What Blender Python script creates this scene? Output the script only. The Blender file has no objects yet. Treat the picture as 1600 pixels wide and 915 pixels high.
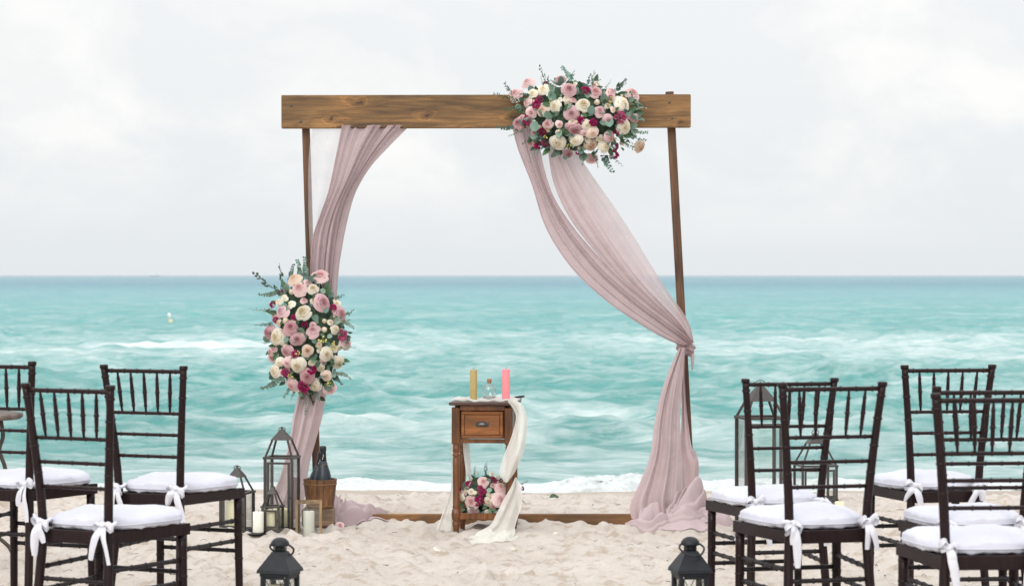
import bpy, math, random
import numpy as np
from mathutils import Vector, Matrix, Euler
R = random.Random(7)
NR = np.random.RandomState(11)
S = bpy.context.scene
COL = S.collection
PI = math.pi

# ------------------------------------------------------------------ camera
CAMH = 1.255
FP = 85.0 / 36.0 * 1600.0            # focal length in photograph pixels
cd = bpy.data.cameras.new("camera")
cam = bpy.data.objects.new("camera", cd); COL.objects.link(cam)
cam.location = (0, 0, CAMH); cam.rotation_euler = (PI / 2, 0, 0)
cd.lens = 85; cd.sensor_width = 36; cd.shift_y = -27.5 / 1600
cd.clip_start = 0.1; cd.clip_end = 60000
cd.dof.use_dof = True; cd.dof.focus_distance = 12.0; cd.dof.aperture_fstop = 7.1
S.camera = cam

# ------------------------------------------------------------------ world, sun, exposure
W = bpy.data.worlds.new("World"); S.world = W; W.use_nodes = True
SUN_EL, SUN_ROT = math.radians(32), math.radians(198)


def build_world():
    nt = W.node_tree; n = nt.nodes; l = nt.links
    n.clear()
    out = n.new('ShaderNodeOutputWorld'); bg = n.new('ShaderNodeBackground')
    sky = n.new('ShaderNodeTexSky'); sky.sky_type = 'NISHITA'; sky.sun_disc = False
    sky.sun_elevation = SUN_EL; sky.sun_rotation = SUN_ROT
    sc = n.new('ShaderNodeMixRGB'); sc.blend_type = 'MULTIPLY'; sc.inputs[0].default_value = 1
    sc.inputs[2].default_value = (1.0, 1.0, 1.0, 1)
    l.new(sky.outputs[0], sc.inputs[1])
    tc = n.new('ShaderNodeTexCoord'); sep = n.new('ShaderNodeSeparateXYZ')
    l.new(tc.outputs['Generated'], sep.inputs[0])
    ramp = n.new('ShaderNodeValToRGB')
    l.new(sep.outputs[2], ramp.inputs[0])
    # overcast veil, values are ten times the radiance (background strength is 0.1)
    e = ramp.color_ramp.elements
    e[0].position = 0.0; e[0].color = (.805, .845, .878, 1)
    e[1].position = 1.0; e[1].color = (2.3, 2.3, 2.3, 1)
    for p, c in ((.035, (.832, .866, .895)), (.085, (.892, .91, .922)), (.25, (.97, .98, .985))):
        k = e.new(p); k.color = c + (1,)
    mp = n.new('ShaderNodeMapping'); mp.inputs['Scale'].default_value = (1, 1, 1.7)
    mp.inputs['Location'].default_value = (.31, .2, .12)
    l.new(tc.outputs['Generated'], mp.inputs[0])
    n1 = n.new('ShaderNodeTexNoise'); n1.inputs['Scale'].default_value = 10
    n1.inputs['Detail'].default_value = 7; n1.inputs['Roughness'].default_value = .58
    n1.inputs['Distortion'].default_value = .35
    l.new(mp.outputs[0], n1.inputs[0])
    r2 = n.new('ShaderNodeValToRGB'); r2.color_ramp.elements[0].position = .455
    r2.color_ramp.elements[1].position = .64
    l.new(n1.outputs[0], r2.inputs[0])
    # clouds thin out towards the horizon
    rz = n.new('ShaderNodeValToRGB'); rz.color_ramp.elements[0].position = .008
    rz.color_ramp.elements[1].position = .055
    l.new(sep.outputs[2], rz.inputs[0])
    mm = n.new('ShaderNodeMath'); mm.operation = 'MULTIPLY'
    l.new(r2.outputs[0], mm.inputs[0]); l.new(rz.outputs[0], mm.inputs[1])
    m2 = n.new('ShaderNodeMath'); m2.operation = 'MULTIPLY'; m2.inputs[1].default_value = .95
    l.new(mm.outputs[0], m2.inputs[0])
    cl = n.new('ShaderNodeMixRGB'); cl.inputs[2].default_value = (1.02, 1.012, .995, 1)
    l.new(m2.outputs[0], cl.inputs[0]); l.new(ramp.outputs[0], cl.inputs[1])
    x10 = n.new('ShaderNodeMixRGB'); x10.blend_type = 'MULTIPLY'; x10.inputs[0].default_value = 1
    x10.inputs[2].default_value = (10, 10, 10, 1)
    l.new(cl.outputs[0], x10.inputs[1])
    mix = n.new('ShaderNodeMixRGB'); mix.inputs[0].default_value = .95
    l.new(sc.outputs[0], mix.inputs[1]); l.new(x10.outputs[0], mix.inputs[2])
    l.new(mix.outputs[0], bg.inputs[0]); bg.inputs[1].default_value = 0.1
    l.new(bg.outputs[0], out.inputs[0])


build_world()
sl = bpy.data.lights.new("sun", 'SUN'); sl.energy = 1.5; sl.angle = math.radians(40); sl.color = (1, .96, .9)
so = bpy.data.objects.new("sun", sl); COL.objects.link(so)
_sd = Vector((math.sin(SUN_ROT) * math.cos(SUN_EL), math.cos(SUN_ROT) * math.cos(SUN_EL), math.sin(SUN_EL)))
so.rotation_euler = (-_sd).to_track_quat('-Z', 'Y').to_euler()
so.location = _sd * 30
vs = S.view_settings; vs.view_transform = 'Standard'; vs.look = 'None'; vs.exposure = 0.0; vs.gamma = 1
S.render.engine = 'CYCLES'
S.cycles.use_denoising = True
S.cycles.max_bounces = 8; S.cycles.transparent_max_bounces = 24
S.cycles.caustics_reflective = False; S.cycles.caustics_refractive = False


# ------------------------------------------------------------------ helpers
def P(px, py, Y):
    """point at distance Y seen at photograph pixel (px, py)"""
    return Vector(((px - 800) * Y / FP, Y, CAMH - (py - 430) * Y / FP))


class MB:
    def __init__(s): s.v = []; s.f = []; s.sm = []; s.t = []
    def add(s, v, f, smooth=True, tint=0.5):
        o = len(s.v); s.v += [tuple(p) for p in v]
        s.f += [tuple(i + o for i in q) for q in f]; s.sm += [smooth] * len(f)
        s.t += list(tint) if hasattr(tint, '__len__') else [tint] * len(v)
        return s
    def mesh(s, name, mats):
        m = bpy.data.meshes.new(name); m.from_pydata(s.v, [], s.f)
        m.polygons.foreach_set('use_smooth', s.sm)
        a = m.attributes.new('tint', 'FLOAT', 'POINT'); a.data.foreach_set('value', s.t)
        for x in (mats if isinstance(mats, (list, tuple)) else [mats]): m.materials.append(x)
        m.update(); return m
    def obj(s, name, mat, parent=None, loc=None, rot=None):
        return link(name, s.mesh(name, mat), parent, loc, rot)
    def box(s, c, d, M=None, b=0.0):
        """box centre c, size d, chamfer b"""
        x, y, z = d[0] / 2, d[1] / 2, d[2] / 2
        b = min(b, x * .9, y * .9, z * .9)
        if b <= 0:
            v = [(-x, -y, -z), (x, -y, -z), (x, y, -z), (-x, y, -z), (-x, -y, z), (x, -y, z), (x, y, z), (-x, y, z)]
            f = [(0, 3, 2, 1), (4, 5, 6, 7), (0, 1, 5, 4), (1, 2, 6, 5), (2, 3, 7, 6), (3, 0, 4, 7)]
        else:
            v = []; f = []
            for zz, ins in ((-z, b), (-z + b, 0), (z - b, 0), (z, b)):
                X, Y = x - ins, y - ins
                bb = max(b - ins, b * .35)
                v += [(-X + bb, -Y, zz), (X - bb, -Y, zz), (X, -Y + bb, zz), (X, Y - bb, zz), (X - bb, Y, zz), (-X + bb, Y, zz), (-X, Y - bb, zz), (-X, -Y + bb, zz)]
            for k in range(3):
                for i in range(8):
                    j = (i + 1) % 8; f.append((k * 8 + i, k * 8 + j, k * 8 + 8 + j, k * 8 + 8 + i))
            f.append(tuple(range(7, -1, -1))); f.append(tuple(range(24, 32)))
        c = Vector(c)
        v = [((M @ Vector(p)) if M else Vector(p)) + c for p in v]
        return s.add(v, f, False)
    def bar(s, a, b, w, h=None, b_=0.0):
        """square bar from a to b"""
        a, b = Vector(a), Vector(b); d = b - a
        q = d.to_track_quat('Z', 'X').to_matrix() if abs(d.normalized().z) < .999 else Matrix.Identity(3)
        return s.box((a + b) / 2, (w, h or w, d.length), q, b_)
    def tube(s, pts, r, n=8, caps=True, closed=False, tint=.5):
        pts = [Vector(p) for p in pts]; N = len(pts)
        rs = r if hasattr(r, '__len__') else [r] * N
        v = []; f = []; up = None
        for i, p in enumerate(pts):
            if closed: t = pts[(i + 1) % N] - pts[i - 1]
            else: t = pts[min(i + 1, N - 1)] - pts[max(i - 1, 0)]
            t.normalize()
            if up is None:
                up = Vector((0, 0, 1)) if abs(t.z) < .9 else Vector((1, 0, 0))
            a = (up - t * up.dot(t)).normalized(); up = a; b = t.cross(a)
            for k in range(n):
                g = 2 * PI * k / n
                v.append(p + (a * math.cos(g) + b * math.sin(g)) * rs[i])
        for i in range(N if closed else N - 1):
            o, q = i * n, ((i + 1) % N) * n
            for k in range(n):
                j = (k + 1) % n; f.append((o + k, o + j, q + j, q + k))
        if caps and not closed:
            f.append(tuple(range(n - 1, -1, -1))); f.append(tuple((N - 1) * n + k for k in range(n)))
        return s.add(v, f, True, tint)
    def lathe(s, prof, n=24, c=(0, 0, 0), M=None, caps=True, tint=.5):
        v = []; f = []
        for r, z in prof:
            for k in range(n):
                g = 2 * PI * k / n
                p = Vector((r * math.cos(g), r * math.sin(g), z))
                v.append(((M @ p) if M else p) + Vector(c))
        for i in range(len(prof) - 1):
            for k in range(n):
                j = (k + 1) % n; f.append((i * n + k, i * n + j, (i + 1) * n + j, (i + 1) * n + k))
        if caps:
            f.append(tuple(range(n - 1, -1, -1))); f.append(tuple((len(prof) - 1) * n + k for k in range(n)))
        return s.add(v, f, True, tint)
    def grid(s, fn, nu, nv, smooth=True, tint=.5, wrapu=False):
        v = []; f = []
        for j in range(nv + 1):
            for i in range(nu + 1): v.append(fn(i / nu, j / nv))
        for j in range(nv):
            for i in range(nu):
                a = j * (nu + 1) + i; f.append((a, a + 1, a + nu + 2, a + nu + 1))
        return s.add(v, f, smooth, tint)


def link(name, mesh, parent=None, loc=None, rot=None):
    o = bpy.data.objects.new(name, mesh); COL.objects.link(o)
    if parent: o.parent = parent
    if loc is not None: o.location = loc
    if rot is not None: o.rotation_euler = rot
    return o


def tag(o, label, cat, group=None):
    o['label'] = label; o['category'] = cat
    if group: o['group'] = group
    return o


def thing(name, label, cat, loc=(0, 0, 0), rz=0, group=None):
    o = bpy.data.objects.new(name, None); COL.objects.link(o)
    o.location = loc; o.rotation_euler = (0, 0, rz); o.empty_display_size = .1
    return tag(o, label, cat, group)


def kids(o): return list(o.children)


def copy_tree(o, parent=None):
    c = o.copy(); COL.objects.link(c)
    if parent: c.parent = parent
    for ch in kids(o): copy_tree(ch, c)
    return c


def solid(o, t, offset=0):
    m = o.modifiers.new("solid", 'SOLIDIFY'); m.thickness = t; m.offset = offset
    return o


def crom(pts, t):
    """Catmull-Rom through equally weighted points, t in 0..1"""
    n = len(pts) - 1; x = min(max(t, 0), 1) * n; i = min(int(x), n - 1); u = x - i
    p1, p2 = pts[i], pts[i + 1]
    p0 = pts[i - 1] if i > 0 else tuple(2 * a - b for a, b in zip(p1, p2))
    p3 = pts[i + 2] if i + 2 <= n else tuple(2 * b - a for a, b in zip(p1, p2))
    return tuple(.5 * (2 * b + (c - a) * u + (2 * a - 5 * b + 4 * c - d) * u * u + (-a + 3 * b - 3 * c + d) * u ** 3)
                 for a, b, c, d in zip(p0, p1, p2, p3))


_PT = NR.rand(256, 256)


def vnoise(x, y):
    xi = np.floor(x).astype(int); yi = np.floor(y).astype(int)
    u = x - xi; v = y - yi; u = u * u * u * (u * (u * 6 - 15) + 10); v = v * v * v * (v * (v * 6 - 15) + 10)
    a = _PT[xi & 255, yi & 255]; b = _PT[(xi + 1) & 255, yi & 255]
    c = _PT[xi & 255, (yi + 1) & 255]; d = _PT[(xi + 1) & 255, (yi + 1) & 255]
    return (a * (1 - u) + b * u) * (1 - v) + (c * (1 - u) + d * u) * v


def fbm(x, y, o=4, g=.5):
    s = 0; a = 1; t = 0
    for k in range(o):
        s = s + a * vnoise(x * 2 ** k + 17.3 * k, y * 2 ** k + 9.1 * k); t += a; a *= g
    return s / t


def sstep(a, b, x):
    t = np.clip((x - a) / (b - a), 0, 1); return t * t * (3 - 2 * t)


# ------------------------------------------------------------------ materials
class Mat:
    def __init__(s, name):
        s.m = bpy.data.materials.new(name); s.m.use_nodes = True
        s.nt = s.m.node_tree; s.n = s.nt.nodes; s.l = s.nt.links
        s.b = s.n['Principled BSDF']; s.out = s.n['Material Output']
    def node(s, t, **k):
        x = s.n.new(t)
        for a, b in k.items():
            if a.startswith('i_'): x.inputs[a[2:].replace('_', ' ')].default_value = b
            else: setattr(x, a, b)
        return x
    def set(s, **k):
        for a, b in k.items(): s.b.inputs[a.replace('_', ' ')].default_value = b
        return s
    def coord(s, scale=(1, 1, 1), kind='Object', rot=(0, 0, 0)):
        t = s.node('ShaderNodeTexCoord'); m = s.node('ShaderNodeMapping')
        m.inputs['Scale'].default_value = scale; m.inputs['Rotation'].default_value = rot
        s.l.new(t.outputs[kind], m.inputs[0]); return m.outputs[0]
    def noise(s, co, scale, detail=4, rough=.55, dist=0):
        x = s.node('ShaderNodeTexNoise'); x.inputs['Scale'].default_value = scale
        x.inputs['Detail'].default_value = detail; x.inputs['Roughness'].default_value = rough
        x.inputs['Distortion'].default_value = dist
        s.l.new(co, x.inputs['Vector']); return x.outputs[0]
    def ramp(s, fac, stops):
        x = s.node('ShaderNodeValToRGB'); e = x.color_ramp.elements
        while len(e) < len(stops): e.new(.5)
        for k, (p, c) in enumerate(stops):
            e[k].position = p; e[k].color = (tuple(c) + (1,)) if hasattr(c, '__len__') else (c, c, c, 1)
        s.l.new(fac, x.inputs[0]); return x.outputs[0]
    def mix(s, fac, a, b, mode='MIX'):
        x = s.node('ShaderNodeMixRGB', blend_type=mode)
        for k, v in ((0, fac), (1, a), (2, b)):
            if hasattr(v, 'is_linked') or hasattr(v, 'links'): s.l.new(v, x.inputs[k])
            elif k == 0: x.inputs[0].default_value = v
            else: x.inputs[k].default_value = tuple(v) + (1,)
        return x.outputs[0]
    def math(s, op, a, b=0.5):
        x = s.node('ShaderNodeMath', operation=op)
        for k, v in ((0, a), (1, b)):
            if hasattr(v, 'links'): s.l.new(v, x.inputs[k])
            else: x.inputs[k].default_value = v
        return x.outputs[0]
    def bump(s, h, strength=.3, dist=.01, to=None):
        x = s.node('ShaderNodeBump'); x.inputs['Strength'].default_value = strength
        x.inputs['Distance'].default_value = dist
        s.l.new(h, x.inputs['Height'])
        if to is None: s.l.new(x.outputs[0], s.b.inputs['Normal'])
        return x.outputs[0]
    def col(s, sock): s.l.new(sock, s.b.inputs['Base Color']); return s
    def attr(s, name='tint'):
        x = s.node('ShaderNodeAttribute'); x.attribute_name = name; return x.outputs['Fac']
    def rnd(s):
        return s.node('ShaderNodeObjectInfo').outputs['Random']


def wood_mat(name, lo, mid, hi, axis=0, scale=1.0, rough=.55, knots=False, contrast=1.0):
    m = Mat(name)
    sc = [9, 9, 9]; sc[axis] = .8
    co = m.coord(tuple(x * scale for x in sc))
    big = [2.2, 2.2, 2.2]; big[axis] = .9
    co2 = m.coord(tuple(x * scale for x in big))
    g = m.noise(co, 3.2, 8, .62, 1.2)
    b = m.noise(co2, 1.6, 3, .5, .6)
    c = m.ramp(g, [(.30, lo), (.5, mid), (.72, hi)])
    d = m.ramp(b, [(.36, (.42, .45, .50)), (.6, (1.15, 1.12, 1.08))])
    c = m.mix(.85, c, d, 'MULTIPLY')
    if knots:
        kc = [4.6, 4.6, 4.6]; kc[axis] = 2.1
        v = m.node('ShaderNodeTexVoronoi', voronoi_dimensions='2D'); v.inputs['Scale'].default_value = 1.5
        v.inputs['Randomness'].default_value = 1.0
        va = m.node('ShaderNodeVectorMath', operation='ADD'); m.l.new(m.coord(tuple(kc), rot=(PI / 2, 0, 0)), va.inputs[0])
        m.l.new(m.math('MULTIPLY', m.noise(m.coord((5, 5, 7)), 1, 4, .6), .55), va.inputs[1]); m.l.new(va.outputs[0], v.inputs['Vector'])
        rg = m.math('SINE', m.math('MULTIPLY', v.outputs['Distance'], 42))
        ring = m.ramp(rg, [(.1, (.72, .70, .68)), (.9, (1.4, 1.3, 1.1))])
        near = m.ramp(v.outputs['Distance'], [(.08, .9), (.30, 0.0)])
        c = m.mix(near, c, m.mix(1.0, c, ring, 'MULTIPLY'))
        core = m.ramp(v.outputs['Distance'], [(.045, .95), (.085, 0.0)])
        c = m.mix(core, c, (.05, .025, .012))
    fine = [60, 60, 60]; fine[axis] = 2.0
    fn = m.noise(m.coord(tuple(x * scale for x in fine)), 3, 3, .6)
    c = m.mix(.35, c, m.ramp(fn, [(.35, (.55, .52, .5)), (.65, (1.15, 1.15, 1.15))]), 'MULTIPLY')
    m.col(c); m.set(Roughness=rough); m.bump(fn, .25, .003)
    return m.m


def plain(name, c, rough=.5, noise=0.0, nscale=40, bump=0.0, **k):
    k = {a.replace('_', ' '): b for a, b in k.items()}
    m = Mat(name); m.set(Roughness=rough, **k)
    m.b.inputs['Base Color'].default_value = tuple(c) + (1,)
    if noise or bump:
        n = m.noise(m.coord(), nscale, 4)
        if noise:
            m.col(m.mix(1.0, c, m.ramp(n, [(.3, (1 - noise,) * 3), (.7, (1 + noise,) * 3)]), 'MULTIPLY'))
        if bump: m.bump(n, bump, .004)
    return m.m


def cloth_mat(name, c, transp=.1, transl=.35, weave=900, var=.06, layers=False):
    m = Mat(name); m.n.remove(m.b)
    d = m.node('ShaderNodeBsdfDiffuse'); t = m.node('ShaderNodeBsdfTranslucent')
    tr = m.node('ShaderNodeBsdfTransparent'); a = m.node('ShaderNodeMixShader'); b = m.node('ShaderNodeMixShader')
    n = m.noise(m.coord(), 14, 5)
    col = m.mix(1.0, c, m.ramp(n, [(.3, (1 - var,) * 3), (.7, (1 + var,) * 3)]), 'MULTIPLY')
    m.l.new(col, d.inputs[0]); m.l.new(col, t.inputs[0])
    w = m.noise(m.coord((weave, weave, weave)), 1, 1)
    bn = m.bump(m.noise(m.coord(), 30, 3), .12, .004, to=False)
    m.l.new(bn, d.inputs['Normal'])
    a.inputs[0].default_value = transl
    m.l.new(d.outputs[0], a.inputs[1]); m.l.new(t.outputs[0], a.inputs[2])
    m.l.new(a.outputs[0], b.inputs[1]); m.l.new(tr.outputs[0], b.inputs[2])
    if layers: m.l.new(m.ramp(m.attr(), [(0.0, .04), (1.0, .42)]), b.inputs[0])
    else: b.inputs[0].default_value = transp
    m.l.new(b.outputs[0], m.out.inputs[0])
    return m.m


def glass_mat(name, tint=(.985, .995, .99), gloss=.06):
    m = Mat(name); m.n.remove(m.b)
    tr = m.node('ShaderNodeBsdfTransparent'); tr.inputs[0].default_value = tint + (1,)
    g = m.node('ShaderNodeBsdfGlossy'); g.inputs['Roughness'].default_value = .03
    lw = m.node('ShaderNodeLayerWeight'); lw.inputs[0].default_value = .25
    f = m.math('ADD', m.math('MULTIPLY', lw.outputs['Fresnel'], .45), gloss * .5)
    x = m.node('ShaderNodeMixShader'); m.l.new(f, x.inputs[0])
    m.l.new(tr.outputs[0], x.inputs[1]); m.l.new(g.outputs[0], x.inputs[2]); m.l.new(x.outputs[0], m.out.inputs[0])
    return m.m


def petal_mat(name, inner, outer, transl=.0):
    m = Mat(name)
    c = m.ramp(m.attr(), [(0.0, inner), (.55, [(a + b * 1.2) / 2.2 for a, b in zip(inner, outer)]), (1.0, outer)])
    h = m.node('ShaderNodeHueSaturation')
    m.l.new(c, h.inputs['Color'])
    r = m.rnd()
    m.l.new(m.math('ADD', m.math('MULTIPLY', r, .25), .87), h.inputs['Value'])
    m.l.new(m.math('ADD', m.math('MULTIPLY', r, -.4), 1.2), h.inputs['Saturation'])
    m.col(h.outputs[0]); m.set(Roughness=.55)
    t = m.node('ShaderNodeBsdfTranslucent'); x = m.node('ShaderNodeMixShader'); x.inputs[0].default_value = .35
    m.l.new(h.outputs[0], t.inputs[0]); m.l.new(m.b.outputs[0], x.inputs[1]); m.l.new(t.outputs[0], x.inputs[2]); m.l.new(x.outputs[0], m.out.inputs[0])
    m.b.inputs['Subsurface Weight'].default_value = 0.0
    m.b.inputs['Sheen Weight'].default_value = .15
    return m.m


def leaf_mat(name, a, b, rough=.5):
    m = Mat(name)
    c = m.ramp(m.attr(), [(0, a), (1, b)])
    h = m.node('ShaderNodeHueSaturation'); m.l.new(c, h.inputs['Color'])
    m.l.new(m.math('ADD', m.math('MULTIPLY', m.rnd(), .8), .65), h.inputs['Value'])
    m.col(h.outputs[0]); m.set(Roughness=rough)
    return m.m


M = {}
M['chair'] = Mat('mahogany_lacquer')
_c = M['chair']; _n = _c.noise(_c.coord((30, 30, 4)), 3, 4)
_c.col(_c.ramp(_n, [(.3, (.009, .0045, .0055)), (.7, (.021, .0085, .0095))])).set(Roughness=.36, Specular_IOR_Level=.22)
_s = _c.noise(_c.coord((1, 1, 1)), 95, 3, .7)
_g = _c.b.inputs['Base Color'].links[0].from_socket
_c.col(_c.mix(_c.ramp(_s, [(.66, 0.0), (.72, .55)]), _g, (.085, .058, .050)))
_c.bump(_n, .05, .002); M['chair'] = _c.m
M['chair_dark'] = plain('dark_rung_lacquer', (.014, .009, .011), .42, .2, 60, 0, Specular_IOR_Level=.3)
M['cushion'] = plain('white_cushion_cotton', (.605, .615, .70), .85, .02, 18, .4)
M['ribbon'] = plain('white_ribbon', (.70, .71, .78), .7, .02, 60, .1)
M['beam'] = wood_mat('stained_beam_wood', (.075, .044, .021), (.205, .110, .040), (.35, .19, .067), 0, 1.0, .65, True)
M['post'] = wood_mat('stained_post_wood', (.042, .021, .012), (.105, .050, .025), (.175, .085, .040), 2, 1.3, .65)
M['sill'] = wood_mat('stained_sill_wood', (.12, .06, .022), (.24, .115, .04), (.32, .165, .062), 0, 1.2, .65)
M['table'] = wood_mat('varnished_table_wood', (.075, .025, .009), (.17, .060, .017), (.26, .10, .030), 2, 1.8, .3)
M['drawer'] = wood_mat('varnished_drawer_wood', (.16, .055, .013), (.245, .086, .020), (.32, .12, .030), 0, 1.6, .3)
M['tabletop'] = wood_mat('dark_tabletop_wood', (.04, .022, .016), (.075, .036, .025), (.12, .055, .035), 0, 1.8, .35)
M['mauve'] = cloth_mat('mauve_chiffon', (.595, .475, .487), .04, .30)
M['mauve2'] = cloth_mat('mauve_chiffon_gathered', (.59, .468, .482), .05, .46)
M['mauve_heap'] = cloth_mat('mauve_chiffon_heaped', (.545, .44, .458), .0, .10)
M['mauve_thin'] = cloth_mat('mauve_chiffon_single_layer', (.625, .51, .522), .10, .46, layers=True)
M['sheer'] = cloth_mat('sheer_voile', (.80, .76, .775), .62, .5)
M['runner'] = cloth_mat('ivory_chiffon', (.90, .895, .85), .22, .40)
M['lantern'] = plain('grey_brown_lantern_metal', (.062, .056, .054), .45, .2, 50, .05, Metallic=.35)
M['black_metal'] = plain('black_lantern_metal', (.012, .015, .019), .5, .25, 60, .08, Specular_IOR_Level=.32)
M['glass'] = glass_mat('lantern_glass')
M['clearglass'] = glass_mat('clear_bottle_glass', (.96, .985, .985), .22)
M['wax'] = plain('ivory_candle_wax', (.88, .85, .68), .5, .03, 20, .05)
M['wax_cream'] = plain('cream_candle_wax', (.86, .80, .56), .5, .03, 20, .05)
M['wax_white'] = plain('white_candle_wax', (.82, .82, .74), .5, .02, 20, .04)
M['wax_gold'] = plain('gold_candle_wax', (.44, .335, .13), .45, .06, 30, .04)
M['wax_pink'] = plain('pink_candle_wax', (.90, .27, .31), .45, .05, 30, .04)
for _k in ('wax', 'wax_cream', 'wax_white', 'wax_gold', 'wax_pink'):
    _b = M[_k].node_tree.nodes['Principled BSDF']; _b.inputs['Subsurface Weight'].default_value = .35; _b.inputs['Subsurface Radius'].default_value = (.012, .008, .005)
M['wick'] = plain('candle_wick', (.05, .045, .04), .9)
M['cork'] = plain('cork', (.36, .17, .10), .9, .2, 120, .2)
M['stave'] = wood_mat('bucket_stave_wood', (.10, .042, .016), (.20, .09, .035), (.29, .145, .06), 2, 2.2, .6)
M['hoop'] = plain('rope_hoop', (.20, .115, .05), .7, .2, 90, .2)
M['block'] = wood_mat('weathered_block_wood', (.16, .10, .06), (.26, .17, .105), (.34, .24, .16), 0, 2, .8)
M['frame_wood'] = wood_mat('pale_lantern_wood', (.22, .14, .075), (.34, .23, .125), (.44, .32, .19), 2, 2.5, .7)
M['bottle'] = plain('matt_navy_bottle', (.012, .020, .030), .42, .1, 30)
M['foil'] = plain('black_bottle_foil', (.012, .013, .016), .3, .2, 40, .1)
M['label'] = plain('silver_label', (.42, .42, .42), .4)
M['iron'] = plain('wrought_iron', (.055, .045, .038), .55, .3, 60, .15)
M['grey_wood'] = wood_mat('weathered_grey_wood', (.07, .055, .048), (.16, .13, .11), (.28, .24, .21), 0, 3, .8)
M['handle'] = plain('aged_pewter_handle', (.10, .095, .09), .35, .2, 60, 0, Metallic=.8)
M['stem'] = plain('green_stem', (.08, .12, .05), .6, .2, 50)
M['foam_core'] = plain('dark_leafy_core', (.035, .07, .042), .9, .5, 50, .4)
M['euc'] = leaf_mat('eucalyptus_leaf', (.085, .155, .115), (.22, .32, .25), .55)
M['euc2'] = leaf_mat('dark_eucalyptus_leaf', (.055, .115, .09), (.14, .23, .185), .5)
M['leaf'] = leaf_mat('deep_green_leaf', (.022, .065, .028), (.07, .15, .065), .38)
M['lime'] = leaf_mat('yellow_green_bud', (.34, .36, .10), (.62, .56, .20), .6)
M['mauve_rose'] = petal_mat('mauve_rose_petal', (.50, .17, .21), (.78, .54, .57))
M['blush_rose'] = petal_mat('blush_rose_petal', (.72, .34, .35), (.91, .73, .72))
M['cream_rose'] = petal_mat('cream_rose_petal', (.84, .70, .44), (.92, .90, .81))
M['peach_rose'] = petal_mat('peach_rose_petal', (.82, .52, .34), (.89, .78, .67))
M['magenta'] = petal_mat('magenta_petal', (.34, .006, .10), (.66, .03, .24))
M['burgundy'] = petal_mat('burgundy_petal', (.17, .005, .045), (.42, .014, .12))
M['buoy'] = plain('white_buoy_paint', (.82, .80, .74), .5, .05, 20)
M['buoy_y'] = plain('yellow_buoy_paint', (.78, .68, .36), .5, .05, 20)
M['hull'] = plain('grey_boat_paint', (.45, .47, .5), .6, .05, 5)


def sand_mat():
    m = Mat('pale_sand')
    co = m.coord()
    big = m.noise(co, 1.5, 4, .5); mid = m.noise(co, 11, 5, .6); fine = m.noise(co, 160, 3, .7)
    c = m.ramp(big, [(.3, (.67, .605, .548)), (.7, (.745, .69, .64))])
    c = m.mix(.8, c, m.ramp(mid, [(.36, (.72, .65, .57)), (.47, (.97, .96, .95)), (.72, (1.06, 1.06, 1.06))]), 'MULTIPLY')  # darkens the sand in its bump hollows, shade put into the colour
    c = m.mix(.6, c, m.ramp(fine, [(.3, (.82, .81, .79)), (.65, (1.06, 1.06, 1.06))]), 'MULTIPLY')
    speck = m.noise(co, 60, 2, .5)
    c = m.mix(m.ramp(speck, [(.69, 0.0), (.74, .45)]), c, (.20, .15, .11))
    c = m.mix(m.attr('wet'), c, (.46, .395, .335))
    m.col(c); m.set(Roughness=.95)
    m.b.inputs['Specular IOR Level'].default_value = .15
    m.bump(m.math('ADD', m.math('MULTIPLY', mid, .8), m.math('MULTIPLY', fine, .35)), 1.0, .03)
    return m.m


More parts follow.
